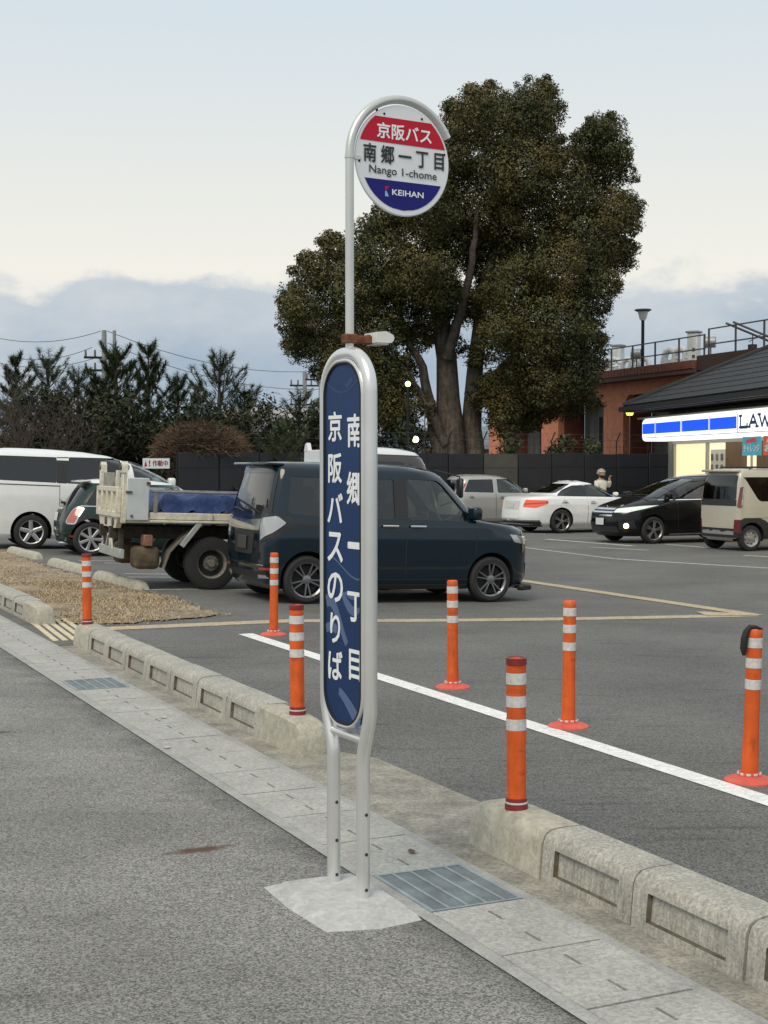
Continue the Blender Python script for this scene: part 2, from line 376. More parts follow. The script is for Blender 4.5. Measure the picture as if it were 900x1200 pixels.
# ------------------------------------------------------------------ kerbs
def kerb_block_mesh(L, seed):
    r_ = random.Random(seed); b = MB()
    prof = [(0, -.08), (.022, .155), (.034, .180), (.058, .197), (.10, .203), (.205, .203), (.225, .185), (.235, -.08)]
    hl = L / 2 - .006
    b.prism(prof, lambda t, z, d: Vector((d, -t, z)), -hl, hl)
    bm = b.bm; bmesh.ops.recalc_face_normals(bm, faces=bm.faces); bm.faces.ensure_lookup_table()
    f = max((f for f in bm.faces), key=lambda f: f.normal.y * f.calc_area())
    # front face runs -.08..155: split so the panel sits where the photo has it
    es = [e for e in f.edges if abs(e.verts[0].co.z - e.verts[1].co.z) > .1]
    bmesh.ops.bisect_plane(bm, geom=bm.faces[:] + bm.edges[:] + bm.verts[:], plane_co=(0, 0, .012), plane_no=(0, 0, 1))
    bm.faces.ensure_lookup_table(); bmesh.ops.recalc_face_normals(bm, faces=bm.faces)
    f = max((f for f in bm.faces if f.calc_center_median().z > .05), key=lambda f: f.normal.y * f.calc_area())
    r1 = bmesh.ops.inset_region(bm, faces=[f], thickness=.010, depth=0)
    c = f.calc_center_median()
    for v in f.verts: v.co.x = (hl - .085) * (1 if v.co.x > 0 else -1)
    for v in f.verts: v.co.z = .040 if v.co.z < c.z else .142
    for v in f.verts: v.co.y = -.022 * (v.co.z + .08) / .235
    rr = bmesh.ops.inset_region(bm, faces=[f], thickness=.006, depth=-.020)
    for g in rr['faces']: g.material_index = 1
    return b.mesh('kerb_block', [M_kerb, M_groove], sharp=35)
def kerb_end_mesh(L):
    """rounded end piece; its free end is at +x"""
    b = MB(); rings = []
    for x, h, inset in [(-L / 2 + .004, .203, 0), (L * .20, .203, 0), (L * .32, .200, .002), (L * .41, .190, .006), (L * .47, .165, .013), (L * .50, .11, .022), (L * .515, -.06, .030)]:
        prof = [(inset * .5, -.08), (.018 + inset, h * .72), (.036 + inset, h * .9), (.062 + inset, h * .985), (.10, h), (.20 - inset, h), (.222 - inset, h * .93), (.235 - inset, -.08)]
        rings.append([b.bm.verts.new((x, -t, z)) for t, z in prof])
    for A, B in zip(rings, rings[1:]):
        for k in range(8): b.bm.faces.new((A[k], A[(k + 1) % 8], B[(k + 1) % 8], B[k]))
    b.bm.faces.new(rings[0]); b.bm.faces.new(rings[-1])
    return b.mesh('kerb_end_block', M_kerbtop, sharp=50)
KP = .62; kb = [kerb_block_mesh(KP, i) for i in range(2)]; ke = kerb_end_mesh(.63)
KT = 2.945
def kerb_run(s_start, n, first_end, last_end):
    """blocks from s_start away along the road; first_end/last_end close it with rounded pieces"""
    k = tag(empty('kerb', W(s_start, KT, 0), KA), kind='structure'); x = 0
    if first_end: link('kerb_end_block', ke, k, (.315, -.235, 0), (0, 0, math.pi)).location = (.315, -.235, 0); x = .63
    for i in range(n):
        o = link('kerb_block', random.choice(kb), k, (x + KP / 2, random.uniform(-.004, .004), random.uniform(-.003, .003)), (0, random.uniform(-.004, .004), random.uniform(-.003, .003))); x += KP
    if last_end: link('kerb_end_block', ke, k, (x + .315, 0, 0))
    return k
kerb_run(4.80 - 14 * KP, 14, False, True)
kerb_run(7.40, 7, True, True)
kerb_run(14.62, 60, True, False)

# ------------------------------------------------------------------ paint on the car park
def paint(pts, m, name, dz=.004, n=14):
    """a painted strip along a line of ground points [(x,y)...] given as (p0,p1,width)"""
    b = MB()
    for (p0, p1, wd, w2) in pts:
        p0, p1 = Vector(p0[:2]), Vector(p1[:2]); d = (p1 - p0).normalized(); q = Vector((-d.y, d.x))
        for i in range(n):
            a, c = p0.lerp(p1, i / n), p0.lerp(p1, (i + 1) / n)
            wa = (wd + (w2 - wd) * i / n) / 2; wc = (wd + (w2 - wd) * (i + 1) / n) / 2
            P = [a + q * wa, c + q * wc, c - q * wc, a - q * wa]
            b.quad(*[(p.x, p.y, gz(p.x, p.y) + dz) for p in P])
    bmesh.ops.remove_doubles(b.bm, verts=b.bm.verts, dist=1e-4)
    return tag(b.build(name, m), kind='structure')
paint([(W(13.06, 4.67), W(-4, 4.67), .15, .15)], M_white, 'white_line_road_marking', n=40)
yA, yB, yC = ground(125, 737), ground(884, 721), ground(600, 679)
paint([(yA, yB, .30, .30)], M_yellow, 'yellow_line_road_marking', n=24)
paint([(yC, yB, .26, .26)], M_yellow, 'yellow_line_road_marking', .0065, n=24)
# hatched corner where the yellow lines meet
b = MB()
for k in range(8):
    f0 = k / 8; u = 815 + 62 * f0
    p, q = ground(u, 717.5 + 3 * f0), ground(u + 14, 722.2 - .6 * f0)
    d = Vector((.05, .02)); b.quad(*[(c.x, c.y, gz(c.x, c.y) + .009) for c in (Vector((p.x, p.y)), Vector((p.x, p.y)) + d * 2.6, Vector((q.x, q.y)) + d * 2.6, Vector((q.x, q.y)))])
tag(b.build('yellow_hatching_road_marking', M_yellow), kind='structure')
# stall lines of the left row (pairs) and of the row in front of the shop
lines = []
for u0, v0, L in ((92, 657, 4.5), (122, 660, 4.5), (146, 672.5, 5), (146, 676.5, 5), (160, 692, 5)):
    p = ground(u0, v0); d = Vector((math.cos(R(21)), math.sin(R(21)), 0)); lines.append((p, p + d * L, .10, .10))
paint(lines, M_oldwhite, 'stall_line_road_marking')
lines = []
for (u0, v0, u1, v1, wd) in ((640, 632, 742, 640, .22), (560, 622, 640, 626, .12), (600, 640, 720, 655, .10), (720, 655, 900, 666, .16), (780, 638, 830, 642, .16), (690, 641, 760, 645, .12), (872, 651, 905, 653, .16)):
    lines.append((ground(u0, v0), ground(u1, v1), wd, wd))
paint(lines, M_oldwhite, 'parking_bay_road_marking', .0045)

# ------------------------------------------------------------------ wheel stops
def stop_mesh():
    b = MB()
    prof = [(-.10, -.02), (-.085, .06), (-.06, .105), (-.03, .12), (.03, .12), (.06, .105), (.085, .06), (.10, -.02)]
    rings = []
    for x, k in ((-.49, .0), (-.47, .55), (-.43, .88), (-.36, 1), (.36, 1), (.43, .88), (.47, .55), (.49, 0)):
        rings.append([b.bm.verts.new((x * 1.12, y * (.86 + .14 * k), -.02 + (z + .02) * max(k, .04))) for y, z in prof])
    for A, B in zip(rings, rings[1:]):
        for j in range(7): b.bm.faces.new((A[j], A[j + 1], B[j + 1], B[j]))
    b.bm.faces.new(rings[0]); b.bm.faces.new(rings[-1])
    return b.mesh('wheel_stop', M_kerbtop, 40)
wsm = stop_mesh()
WS = [('worn concrete wheel stop behind the dump truck, nearest the orange post', 19.3), ('worn concrete wheel stop in the middle of the three along the dry grass', 22.4), ('worn concrete wheel stop beside the rear wheel of the white minivan', 26.0)]
for lab, s in WS:
    e = empty('wheel_stop', W(s, 5.06, 0), KA + R(2), lab, 'wheel stop', 'concrete wheel stops of the left parking row')
    link('stop_block', wsm, e, (.56, .0, 0)); link('stop_block', wsm, e, (-.56, .015, 0), (0, 0, .02))

# ------------------------------------------------------------------ dry grass verge
M_straw = mat('straw', (.28, .22, .145), .95, n=(1.6, .4), speck=(45, .5), scuff=[(.3, (.8, 1.6, 1), .4)], bump=(60, .3, .01))
M_strawb = mat('straw_blades', (.41, .32, .20), .9, island=.45)
poly = [(31, 3.25), (31, 4.95), (27.9, 5.0), (24, 4.85), (20.5, 4.85), (18.6, 4.92), (17.2, 5.02), (15.6, 5.0), (14.72, 4.98), (14.55, 4.3), (14.42, 3.5), (14.8, 3.28), (16, 3.22)]
b = MB()
for s0, t0 in [(0, 0)]:
    pts = []
    for i in range(len(poly)):
        (a, c), (d, e) = poly[i], poly[(i + 1) % len(poly)]
        nn = max(1, int(math.hypot(d - a, e - c) / .15))
        for k in range(nn):
            f0 = k / nn; pts.append((a + (d - a) * f0 + random.uniform(-.12, .12), c + (e - c) * f0 + random.uniform(-.07, .07)))
    b.poly([W(s, t, .014) for s, t in pts]); bmesh.ops.triangulate(b.bm, faces=b.bm.faces[:])
tag(b.build('dry_grass_verge_ground', M_straw), kind='structure')
def inside(s, t):
    c = False
    for i in range(len(poly)):
        (a, b1), (d, e) = poly[i], poly[i - 1]
        if (b1 > t) != (e > t) and s < (d - a) * (t - b1) / (e - b1) + a: c = not c
    return c
V, Fc = [], []
def patchy(s, t): return .5 + .3 * math.sin(s * 2.3 + 1.7 * math.sin(t * 3)) + .3 * math.sin(t * 5.1 + 1.3 * math.sin(s * 1.9))
while len(Fc) < 24000:
    s, t = random.uniform(14, 31) if random.random() > .5 else random.uniform(14, 20), random.uniform(3.1, 5.15)
    if not inside(s + random.gauss(0, .16), t + random.gauss(0, .10)) or random.random() > patchy(s, t): continue
    p = W(s, t, .012); a = random.uniform(0, 6.28); l = random.uniform(.02, .07); ln = random.uniform(1.0, 1.56); wd = .005
    d = Vector((math.cos(a), math.sin(a), 0)); q = Vector((-d.y, d.x, 0)); tip = p + d * l * math.sin(ln) + Vector((0, 0, l * math.cos(ln) + .005))
    i = len(V); V += [p - q * wd, p + q * wd, tip]; Fc.append((i, i + 1, i + 2))
tag(link('dry_grass', np_mesh('dry_grass', V, Fc, M_strawb)), 'short dead straw-coloured grass on the verge behind the kerb', 'grass', kind='stuff')
# a few fallen leaves and bits of litter on the gutter and road
M_leafl = mat('pale_litter', (.55, .52, .44), .8)
for i, (s, t, lab) in enumerate([(7.95, 2.36, 'small pale dead leaf on the gutter covers by the road edge'), (8.9, 2.62, 'tiny pale scrap of paper on the gutter covers below the middle kerb'), (5.35, 2.66, 'tiny curled dry leaf just beside the near drain grate')]):
    b = MB(); k = .03
    b.poly([(k * math.cos(a) * (1 if j % 2 else .7), .6 * k * math.sin(a), .003 + .008 * math.cos(a) ** 2) for j, a in enumerate(np.linspace(0, 6.28, 8)[:-1])])
    tag(b.build('fallen_leaf', M_leafl if i < 2 else mat('brown_leaf', (.12, .08, .05), .9), None, W(s, t, .010), (0, 0, i)), lab, 'leaf')

# ------------------------------------------------------------------ text
def text_geo(body, offset=0.0, res=3):
    cu = bpy.data.curves.new('t', 'FONT'); cu.body = body; cu.size = 1; cu.offset = offset; cu.resolution_u = res; cu.align_x = 'LEFT'
    o = bpy.data.objects.new('t', cu); COL.objects.link(o)
    dg = bpy.context.evaluated_depsgraph_get(); me = bpy.data.meshes.new_from_object(o.evaluated_get(dg))
    bpy.data.objects.remove(o); bpy.data.curves.remove(cu)
    V = np.array([v.co[:] for v in me.vertices]) if len(me.vertices) else np.zeros((0, 3)); P = [list(p.vertices) for p in me.polygons]
    bpy.data.meshes.remove(me); return V, P
def lettering(b, body, M, width=None, height=None, cx=0, cy=0, offset=0.0, thick=0.0, bold=0.0):
    """adds text to MB b: centred at (cx, cy) in the plane of M, scaled to width and/or height"""
    V, P = text_geo(body, 0.0); bold = bold or offset * .8
    if not len(V): return
    lo, hi = V.min(0), V.max(0); sz = hi - lo
    kx = width / sz[0] if width else None; ky = height / sz[1] if height else None
    kx = kx or ky; ky = ky or kx
    # a heavier stroke: the same outline laid several times round a small circle
    steps = [(0, 0)] + ([(math.cos(a), math.sin(a)) for a in np.linspace(0, 2 * math.pi, 9)[:-1]] if bold else [])
    em = sz[1] / max(1, body.count(chr(10)) + 1) if len(body) > 1 else max(sz[0], sz[1]); br = bold * ky * max(em, .8)
    for n_, (ox, oy) in enumerate(steps):
        vs = [b.bm.verts.new(M @ Vector(((v[0] - (lo[0] + hi[0]) / 2) * kx + cx + ox * br, (v[1] - (lo[1] + hi[1]) / 2) * ky + cy + oy * br, thick + n_ * .00006))) for v in V]
        for p in P:
            try: f = b.bm.faces.new([vs[i] for i in p]); f.material_index = b.mi
            except ValueError: pass

# ------------------------------------------------------------------ the bus stop sign
SX = Vector((-.138, 5.40, 0)); SA = R(-60)          # frame plane runs along local x (towards the camera's right); +y is the car-park side
sign = empty('bus_stop_sign', SX, SA, 'silver bus stop sign with tall blue board and round plate on a hooked pole', 'bus stop sign')
slab = MB()
A = [slab.bm.verts.new(W(*p)) for p in [(5.18, 1.925), (4.90, 1.915), (4.585, 1.94), (4.535, 2.13), (4.56, 2.306), (4.86, 2.306), (5.16, 2.29)]]
B = [slab.bm.verts.new(W(p[0] + random.uniform(-.012, .012), p[1], .015)) for p in [(5.15, 1.955), (4.90, 1.945), (4.61, 1.965), (4.56, 2.13), (4.58, 2.30), (4.86, 2.30), (5.14, 2.285)]]
C_ = [slab.bm.verts.new(W(*p, .030)) for p in [(5.125, 1.99), (4.90, 1.985), (4.665, 1.995), (4.655, 2.13), (4.66, 2.285), (4.86, 2.287), (5.12, 2.27)]]
D_ = [slab.bm.verts.new(W(*p, .016)) for p in [(5.14, 1.975), (4.90, 1.97), (4.645, 1.98), (4.635, 2.13), (4.64, 2.295), (4.86, 2.297), (5.135, 2.28)]]
for P_, Q_ in ((A, B), (B, D_), (D_, C_)):
    for k in range(7): slab.bm.faces.new((P_[k], P_[(k + 1) % 7], Q_[(k + 1) % 7], Q_[k]))
slab.bm.faces.new(C_)
tag(slab.build('concrete_base', mat('fresh_concrete', (.44, .44, .425), .85, n=(12, .14), speck=(60, .1), bump=(40, .35, .008)), None), 'low pale concrete pad under the legs of the bus stop sign', 'concrete pad')
hw, hl, r = .175, .118, .0262
zt, zb = 2.078, .78
def arcpts(cx, cz, rad, a0, a1, n): return [(cx + rad * math.cos(a0 + (a1 - a0) * i / n), 0, cz + rad * math.sin(a0 + (a1 - a0) * i / n)) for i in range(n + 1)]
def bend(sx): # lower leg on side sx, top to bottom
    pts = []
    for i in range(13):
        f0 = i / 12; z = zb - .02 - f0 * .24; k = .5 - .5 * math.cos(math.pi * f0); pts.append((sx * (hw + (hl - hw) * k), 0, z))
    return pts
path = [(-hl, 0, .02), (-hl, 0, .25)] + bend(-1)[::-1] + [(-hw, 0, 1.2), (-hw, 0, zt - .15)] + arcpts(-hw + .15, zt - .15, .15, math.pi, math.pi / 2, 12)[1:] + arcpts(hw - .15, zt - .15, .15, math.pi / 2, 0, 12) + [(hw, 0, 1.2)] + bend(1) + [(hl, 0, .25), (hl, 0, .02)]
MB().tube(path, r, 20).build('frame_tube', M_steel, sign)
MB().tube([(-hl - .026, 0, .622), (hl + .026, 0, .622)], .016, 14).build('crossbar', M_steel, sign)
for sx in (-1, 1):
    for z, y in ((.055, .0), (.19, .0), (.34, .0)):
        MB().lathe([(0, .004), (.006, .003), (.007, 0)], 10, Matrix.Translation((sx * hl, 0, z)) @ Matrix.Rotation(R(82), 4, 'Y') @ Matrix.Translation((0, 0, r))).build('screw', M_cabin, sign)
    MB().tube([(sx * hl, 0, .018), (sx * hl, 0, .028)], r + .003, 20).build('foot_ring', M_steel2, sign)
# the board: a flat box between the tubes
def rrect(hw_, z0, z1, rad, n=10):
    P = []
    for cx, cz, a0 in ((hw_ - rad, z1 - rad, 0), (-hw_ + rad, z1 - rad, 90), (-hw_ + rad, z0 + rad, 180), (hw_ - rad, z0 + rad, 270)):
        P += [(cx + rad * math.cos(R(a0 + 90 * i / n)), cz + rad * math.sin(R(a0 + 90 * i / n))) for i in range(n + 1)]
    return P
bw, b0, b1 = .155, .660, 2.052
bd = MB(); bd.prism(rrect(bw - .006, b0 + .006, b1 - .006, .128), lambda a, c, d: Vector((a, d, c)), -.0225, .0225); board = bd.build('sign_board', M_blue, sign, sharp=30)
rim = MB(); P = rrect(bw, b0, b1, .135)
rim.tube([(a, -.021, c) for a, c in P], .0075, 8, closed=True); rim.tube([(a, .021, c) for a, c in P], .0075, 8, closed=True)
rim.build('board_rim', M_steel, board)
rim = MB(); P = rrect(bw - .010, b0 + .010, b1 - .010, .124); rim.tube([(a, -.0235, c) for a, c in P], .006, 6, closed=True)
rim.build('rim_gasket', M_dark, board)
# front face is y = -.0225, seen from -y: text x runs along +x
TF = Matrix(((1, 0, 0, 0), (0, 0, -1, -.0240), (0, 1, 0, 0), (0, 0, 0, 1)))
def zc(v, D): return CH + (HOR - v) / F * D
b = MB()
for ch, v in zip('京阪バスのりば', (500, 548.5, 595, 640.5, 687.5, 735.5, 779)):
    lettering(b, ch, TF, height=.110 if ch != 'り' else .112, cx=-.058, cy=zc(v, 5.47), offset=.030)
for ch, v, h_ in zip('南郷一丁目', (505, 572, 638.5, 710, 778), (.120, .120, .0155, .108, .112)):
    kw = dict(height=h_) if ch != '一' else dict(height=.017, width=.105)
    lettering(b, ch, TF, cx=.100, cy=zc(v, 5.36), offset=.030, **kw)
tag(b.build('lettering', M_letter, board), kind='stuff')
# pale ribbon waves printed on the board
def ribbon(b, pts, wds, y=-.0233):
    pts = [Vector((p[0], 0, p[1])) for p in pts]
    L_, R_ = [], []
    for i, p in enumerate(pts):
        d = (pts[min(i + 1, len(pts) - 1)] - pts[max(i - 1, 0)]).normalized(); q = Vector((-d.z, 0, d.x))
        for l, s_ in ((L_, 1), (R_, -1)):
            c = p + q * s_ * wds[i] / 2; c.x = max(-bw + .014, min(bw - .014, c.x)); l.append(b.bm.verts.new((c.x, y, c.z)))
    for i in range(len(pts) - 1):
        f = b.bm.faces.new((L_[i], L_[i + 1], R_[i + 1], R_[i])); f.material_index = b.mi
b = MB()
def curve(f, n=24): return [f(i / n) for i in range(n + 1)]
z0 = zc(655, 5.45)
ribbon(b, curve(lambda f: (-.10 + .24 * f, z0 + .01 - .075 * (3 * f * f - 2 * f ** 3) - .01 * math.sin(f * 3.1))), [.006] * 25)
z1 = zc(693, 5.45)
ribbon(b, curve(lambda f: (-.02 + .16 * f, z1 + .02 - .085 * math.sin(f * 2.2))), [.012 + .026 * math.sin(i / 24 * 3.1) for i in range(25)])
ribbon(b, curve(lambda f: (.01 + .13 * f, z1 - .004 + .004 * math.cos(f * 6))), [.004 + .022 * math.sin(i / 24 * 3.1) for i in range(25)])
z2 = zc(722, 5.45)
ribbon(b, curve(lambda f: (-.136 + .17 * f, z2 + .05 - .13 * f ** 1.6 + .02 * math.sin(f * 5))), [.05 - .022 * i / 24 for i in range(25)], -.0231)
ribbon(b, curve(lambda f: (-.136 + .09 * f, z2 - .055 + .012 * math.sin(f * 3))), [.035] * 25, -.0229)
z3 = zc(815, 5.42)
ribbon(b, curve(lambda f: (-.03 + .17 * f, z3 + .015 - .115 * f ** 1.3)), [.03 + .03 * i / 24 for i in range(25)])
z4 = zc(455, 5.45)
tag(b.build('wave_print', M_wave, board), kind='stuff')
b = MB(); ribbon(b, curve(lambda f: (-.136 + .27 * f, z4 + .03 - .05 * math.sin(f * 3.14))), [.008] * 25); ribbon(b, curve(lambda f: (.03 + .05 * f, z4 + .0 + .03 * f)), [.02] * 25, -.0231)
tag(b.build('wave_print', mat('sign_wave_dark', (.02, .045, .12), .3, spec=.3), board), kind='stuff')
# hooked pole with the round plate: the plate is square to the frame
DA = R(91)                                              # plate turned in the sign's frame; world angle about 31 degrees
dz_, dr = zc(185, 5.40), .212
PX = .016
PR = .0165; HR = .234
dv = Vector((math.cos(DA), math.sin(DA), 0))
off = dv * HR + Vector((PX, 0, 0))
pole = [(PX, 0, zt - .02), (PX, 0, 2.4), (PX, 0, dz_)] + [tuple(off + dv * HR * math.cos(math.pi - a) + Vector((0, 0, dz_ + HR * math.sin(a)))) for a in np.linspace(0, R(152), 26)[1:]]
MB().tube(pole, PR, 16).build('hooked_pole', M_steel2, sign)
a = R(152); tip = off + dv * HR * math.cos(math.pi - a) + Vector((0, 0, dz_ + HR * math.sin(a))); td = (dv * math.sin(a) + Vector((0, 0, math.cos(a)))).normalized()
MB().tube([tip - td * .030, tip - td * .027], PR + .0014, 16).build('pole_end_cap', M_steel2, sign)
# plate frame: X along dv, Y up, Z towards the viewer
nrm = dv.cross(Vector((0, 0, 1)))
TP = Matrix((( dv.x, 0, nrm.x, off.x), (dv.y, 0, nrm.y, off.y), (0, 1, 0, dz_), (0, 0, 0, 1)))
pl = MB(); pl.lathe([(0, -.006), (dr - .004, -.006), (dr, -.003), (dr, .003), (dr - .004, .006), (0, .006)], 72, TP); plate = pl.build('round_plate', M_signwhite, sign, sharp=30)
def zone(y0, y1, m, name, rr=dr - .022, dz=.0075):
    b = MB(); L_ = [];
    ys = np.linspace(y0, y1, 20)
    P = [(math.sqrt(max(0, rr * rr - y * y)), y) for y in ys]; P = P + [(-x, y) for x, y in P[::-1]]
    P = [p for i, p in enumerate(P) if i == 0 or abs(p[0] - P[i - 1][0]) + abs(p[1] - P[i - 1][1]) > 1e-5]
    b.poly([TP @ Vector((x, y, dz)) for x, y in P]); return b.build(name, m, plate)
zone(.062, .158, M_red, 'red_band', dr - .010)
zone(-.19, -.080, M_navy, 'blue_band')
b = MB(); lettering(b, '京阪バス', TP, width=.245, height=.058, cx=.005, cy=.106, offset=.030, thick=.0088); b.build('lettering', M_letter, plate)
b = MB()
lettering(b, '南 郷 一 丁 目', TP, width=.362, height=.068, cx=.004, cy=.016, offset=.026, thick=.0088)
lettering(b, 'Nango 1-chome', TP, width=.305, height=.039, cx=.0, cy=-.049, offset=.010, thick=.0088); b.build('lettering', M_black, plate)
b = MB(); lettering(b, 'KEIHAN', TP, width=.142, height=.021, cx=.020, cy=-.124, offset=.030, thick=.0092); b.build('lettering', M_letter, plate)
b = MB(); b.poly([TP @ Vector(p) for p in ((-.083, -.104, .0092), (-.064, -.104, .0092), (-.078, -.119, .0092), (-.083, -.124, .0092))]); b.build('emblem', M_red, plate)
b = MB(); b.poly([TP @ Vector(p) for p in ((-.083, -.125, .0092), (-.077, -.121, .0092), (-.066, -.143, .0092), (-.083, -.143, .0092))]); b.build('emblem', mat('emblem_blue', (.25, .45, .75), .4), plate)
for x, y in ((-.085, .170), (.085, .170), (-.196, -.02), (.19, .045)):
    b = MB(); b.lathe([(0, .004), (.004, .003), (.005, 0)], 8, TP @ Matrix.Translation((x, y, .006))); b.build('bolt', M_dark, plate)
b = MB(); b.box((0, 0, 0), (.008, .05, .004)); 
b.bm.transform(TP @ Matrix.Translation((-.115, .180, .002))); b.build('bracket', M_dark, plate)
b = MB(); b.box((0, 0, 0), (.05, .014, .008)); b.bm.transform(TP @ Matrix.Translation((-.212, -.008, .004))); b.build('bracket', M_steel2, plate)
b = MB(); b.tube([(PX, 0, dz_ - .014), (PX, 0, dz_ - .002)], PR + .0022, 16); b.build('pole_collar', M_steel2, sign)
# rusty clamp and the small lamp
zl = zc(398, 5.40)
b = MB(); b.box((PX, 0, zl), (.046, .052, .034), bevel=.003); b.build('clamp', M_rust, sign)
b = MB(); b.box((.0, .062, zl), (.03, .08, .03), R(0), bevel=.003); b.build('clamp_arm', M_rust, sign)
lamp = MB()
prof = [(-.030, -.018), (.030, -.018), (.040, -.012), (.046, .002), (.040, .014), (.01, .026), (-.030, .022)]
lamp.prism(prof, lambda a, c, d: Vector((d, a + .128, zl + c + .006)), -.045, .055)
lo_ = lamp.build('lamp_housing', M_plasticw, sign, bevel=.003)
b = MB(); b.box((.005, .128, zl - .0150), (.085, .05, .008), bevel=.002); b.build('lamp_lens', mat('lamp_lens', (.8, .8, .76), .25, coat=.5), lo_)
b = MB(); b.box((-.02, .094, zl + .002), (.05, .012, .036), bevel=.002); b.build('lamp_bracket', M_rust, lo_)

# ------------------------------------------------------------------ orange posts
def kerb_post(loc, label, torn=0, rz=0.0):
    o = empty('delineator_post', loc, rz, label, 'post', 'orange delineator posts'); H_ = .645; rr = .0415
    b = MB(); prof = [(0, .02)] + [(rr * (1 + .02 * math.sin(z * 40 + torn)), z) for z in np.linspace(.03, H_ - .03, 24)] + [(rr, H_ - .008), (rr - .006, H_ - .002), (rr - .016, H_ - .008), (0, H_ - .010)]
    b.lathe(prof, 28); b.build('post_tube', M_orange, o)
    b = MB(); b.lathe([(rr - .010, H_ - .006), (rr - .004, H_ + .002), (rr + .0025, H_), (rr + .003, H_ - .027), (rr + .0005, H_ - .029)], 28); b.build('top_collar', M_darkred, o)
    for z in (H_ * .868, H_ * .718, H_ * .566):
        hh = .024; b = MB(); n = 28; A, B = [], []
        for k in range(n + 1):
            a_ = 2 * math.pi * k / n; tear = 0.0
            if torn and z > H_ * .8: tear = .016 * max(0, math.sin(a_ * 1.0 + 1.2 + torn)) ** 6
            zz = z; q = rr + .0016
            A.append(b.bm.verts.new((q * math.cos(a_), q * math.sin(a_), zz - hh + tear))); B.append(b.bm.verts.new((q * math.cos(a_), q * math.sin(a_), zz + hh)))
        for k in range(n): b.bm.faces.new((A[k], A[k + 1], B[k + 1], B[k]))
        b.build('reflective_band', M_tape, o)
    b = MB(); b.lathe([(rr, .052), (rr + .004, .050), (rr + .005, .028), (rr + .007, .026), (rr + .008, .0), (0, -.01)], 28); cl = b.build('base_collar', M_darkred, o)
    b = MB(); b.lathe([(rr + .0055, .036), (rr + .0068, .0355), (rr + .0068, .0285), (rr + .0055, .028)], 28); b.build('collar_band', M_tape, cl)
    return o
for (s, lab, torn) in ((5.145, 'nearest orange post, dark red collars, on the rounded end of the near kerb', 1), (7.64, 'orange post with torn top band, on the kerb end just left of the sign', 3), (12.80, 'orange post on the far kerb end in front of the dry grass', 0)):
    kp = kerb_post(W(s, 3.065, .198) + Vector((-.013, 0, 0)), lab, torn, KA + s); kp.rotation_euler.y = R(-.4 if torn == 1 else .5)
def disc_post(loc, label, lean=(0, 0)):
    o = empty('delineator_post', loc, random.uniform(0, 6), label, 'post', 'orange delineator posts'); H_ = .80; rr = .0385
    b = MB(); prof = [(rr + .008, .035)] + [(rr * (1.04 + .0 * z) + .006 * max(0, .3 - z) / .3, z) for z in np.linspace(.05, H_ - .03, 20)] + [(rr + .001, H_ - .008), (rr - .005, H_), (rr - .014, H_ - .006), (0, H_ - .008)]
    b.lathe(prof, 26); t_ = b.build('post_tube', M_orange, o, rot=(lean[0], lean[1], 0))
    for z in (.730, .624, .512):
        b = MB(); b.lathe([(rr * 1.04 + .001, z - .026), (rr * 1.04 + .002, z - .025), (rr * 1.04 + .002, z + .025), (rr * 1.04 + .001, z + .026)], 26); b.build('reflective_band', M_tape, t_)
    b = MB(); b.lathe([(0, .038), (.055, .036), (.075, .030), (.118, .016), (.130, .008), (.132, .0), (0, -.005)], 32); d_ = b.build('base_disc', M_reddisc, o)
    b = MB(); b.lathe([(.046, .050), (.058, .048), (.062, .038), (.060, .030)], 26); b.build('base_ring', M_reddisc, o)
    for k in range(10):
        a_ = k * .628; b = MB(); b.box((0, 0, 0), (.006, .022, .013), bevel=.002); b.build('reflector', M_tape, d_, (.060 * math.cos(a_), .060 * math.sin(a_), .043), (0, 0, a_))
    return o
for s, t, lab, lean, dx in ((5.84, 4.90, 'orange post on a red disc base with a black strap over its top, far right', (R(.3), R(1.6)), -.022), (7.54, 4.90, 'orange post on red disc base beside white line, behind the nearest kerb post', (.0, R(.5)), -.045), (9.26, 4.95, 'orange post on red disc base in front of the blue wagon front wheel', (R(.4), R(-.3)), -.010), (12.87, 4.93, 'orange post on red disc base below the blue wagon rear corner', (0, R(.6)), -.036)):
    o = disc_post(W(s, t, 0) + Vector((dx, 0, 0)), lab, lean)
    o.rotation_euler.z = 0
p = W(5.84, 4.90, 0) + Vector((-.022, 0, 0))
b = MB()
pts = [Vector((.036, -.01, .800)), Vector((.0, -.016, .812)), Vector((-.030, -.02, .812)), Vector((-.050, -.024, .79)), Vector((-.060, -.024, .75)), Vector((-.064, -.022, .70)), Vector((-.060, -.02, .665))]
b.tube(pts, [.006, .010, .014, .017, .019, .018, .010], 10)
bmesh.ops.scale(b.bm, vec=(1, 1, 1), verts=b.bm.verts)
tag(b.build('black_strap', M_rubber, None, p + Vector((.022, 0, 0))), 'black rubber strap hooked over the top of the far right orange post', 'strap')
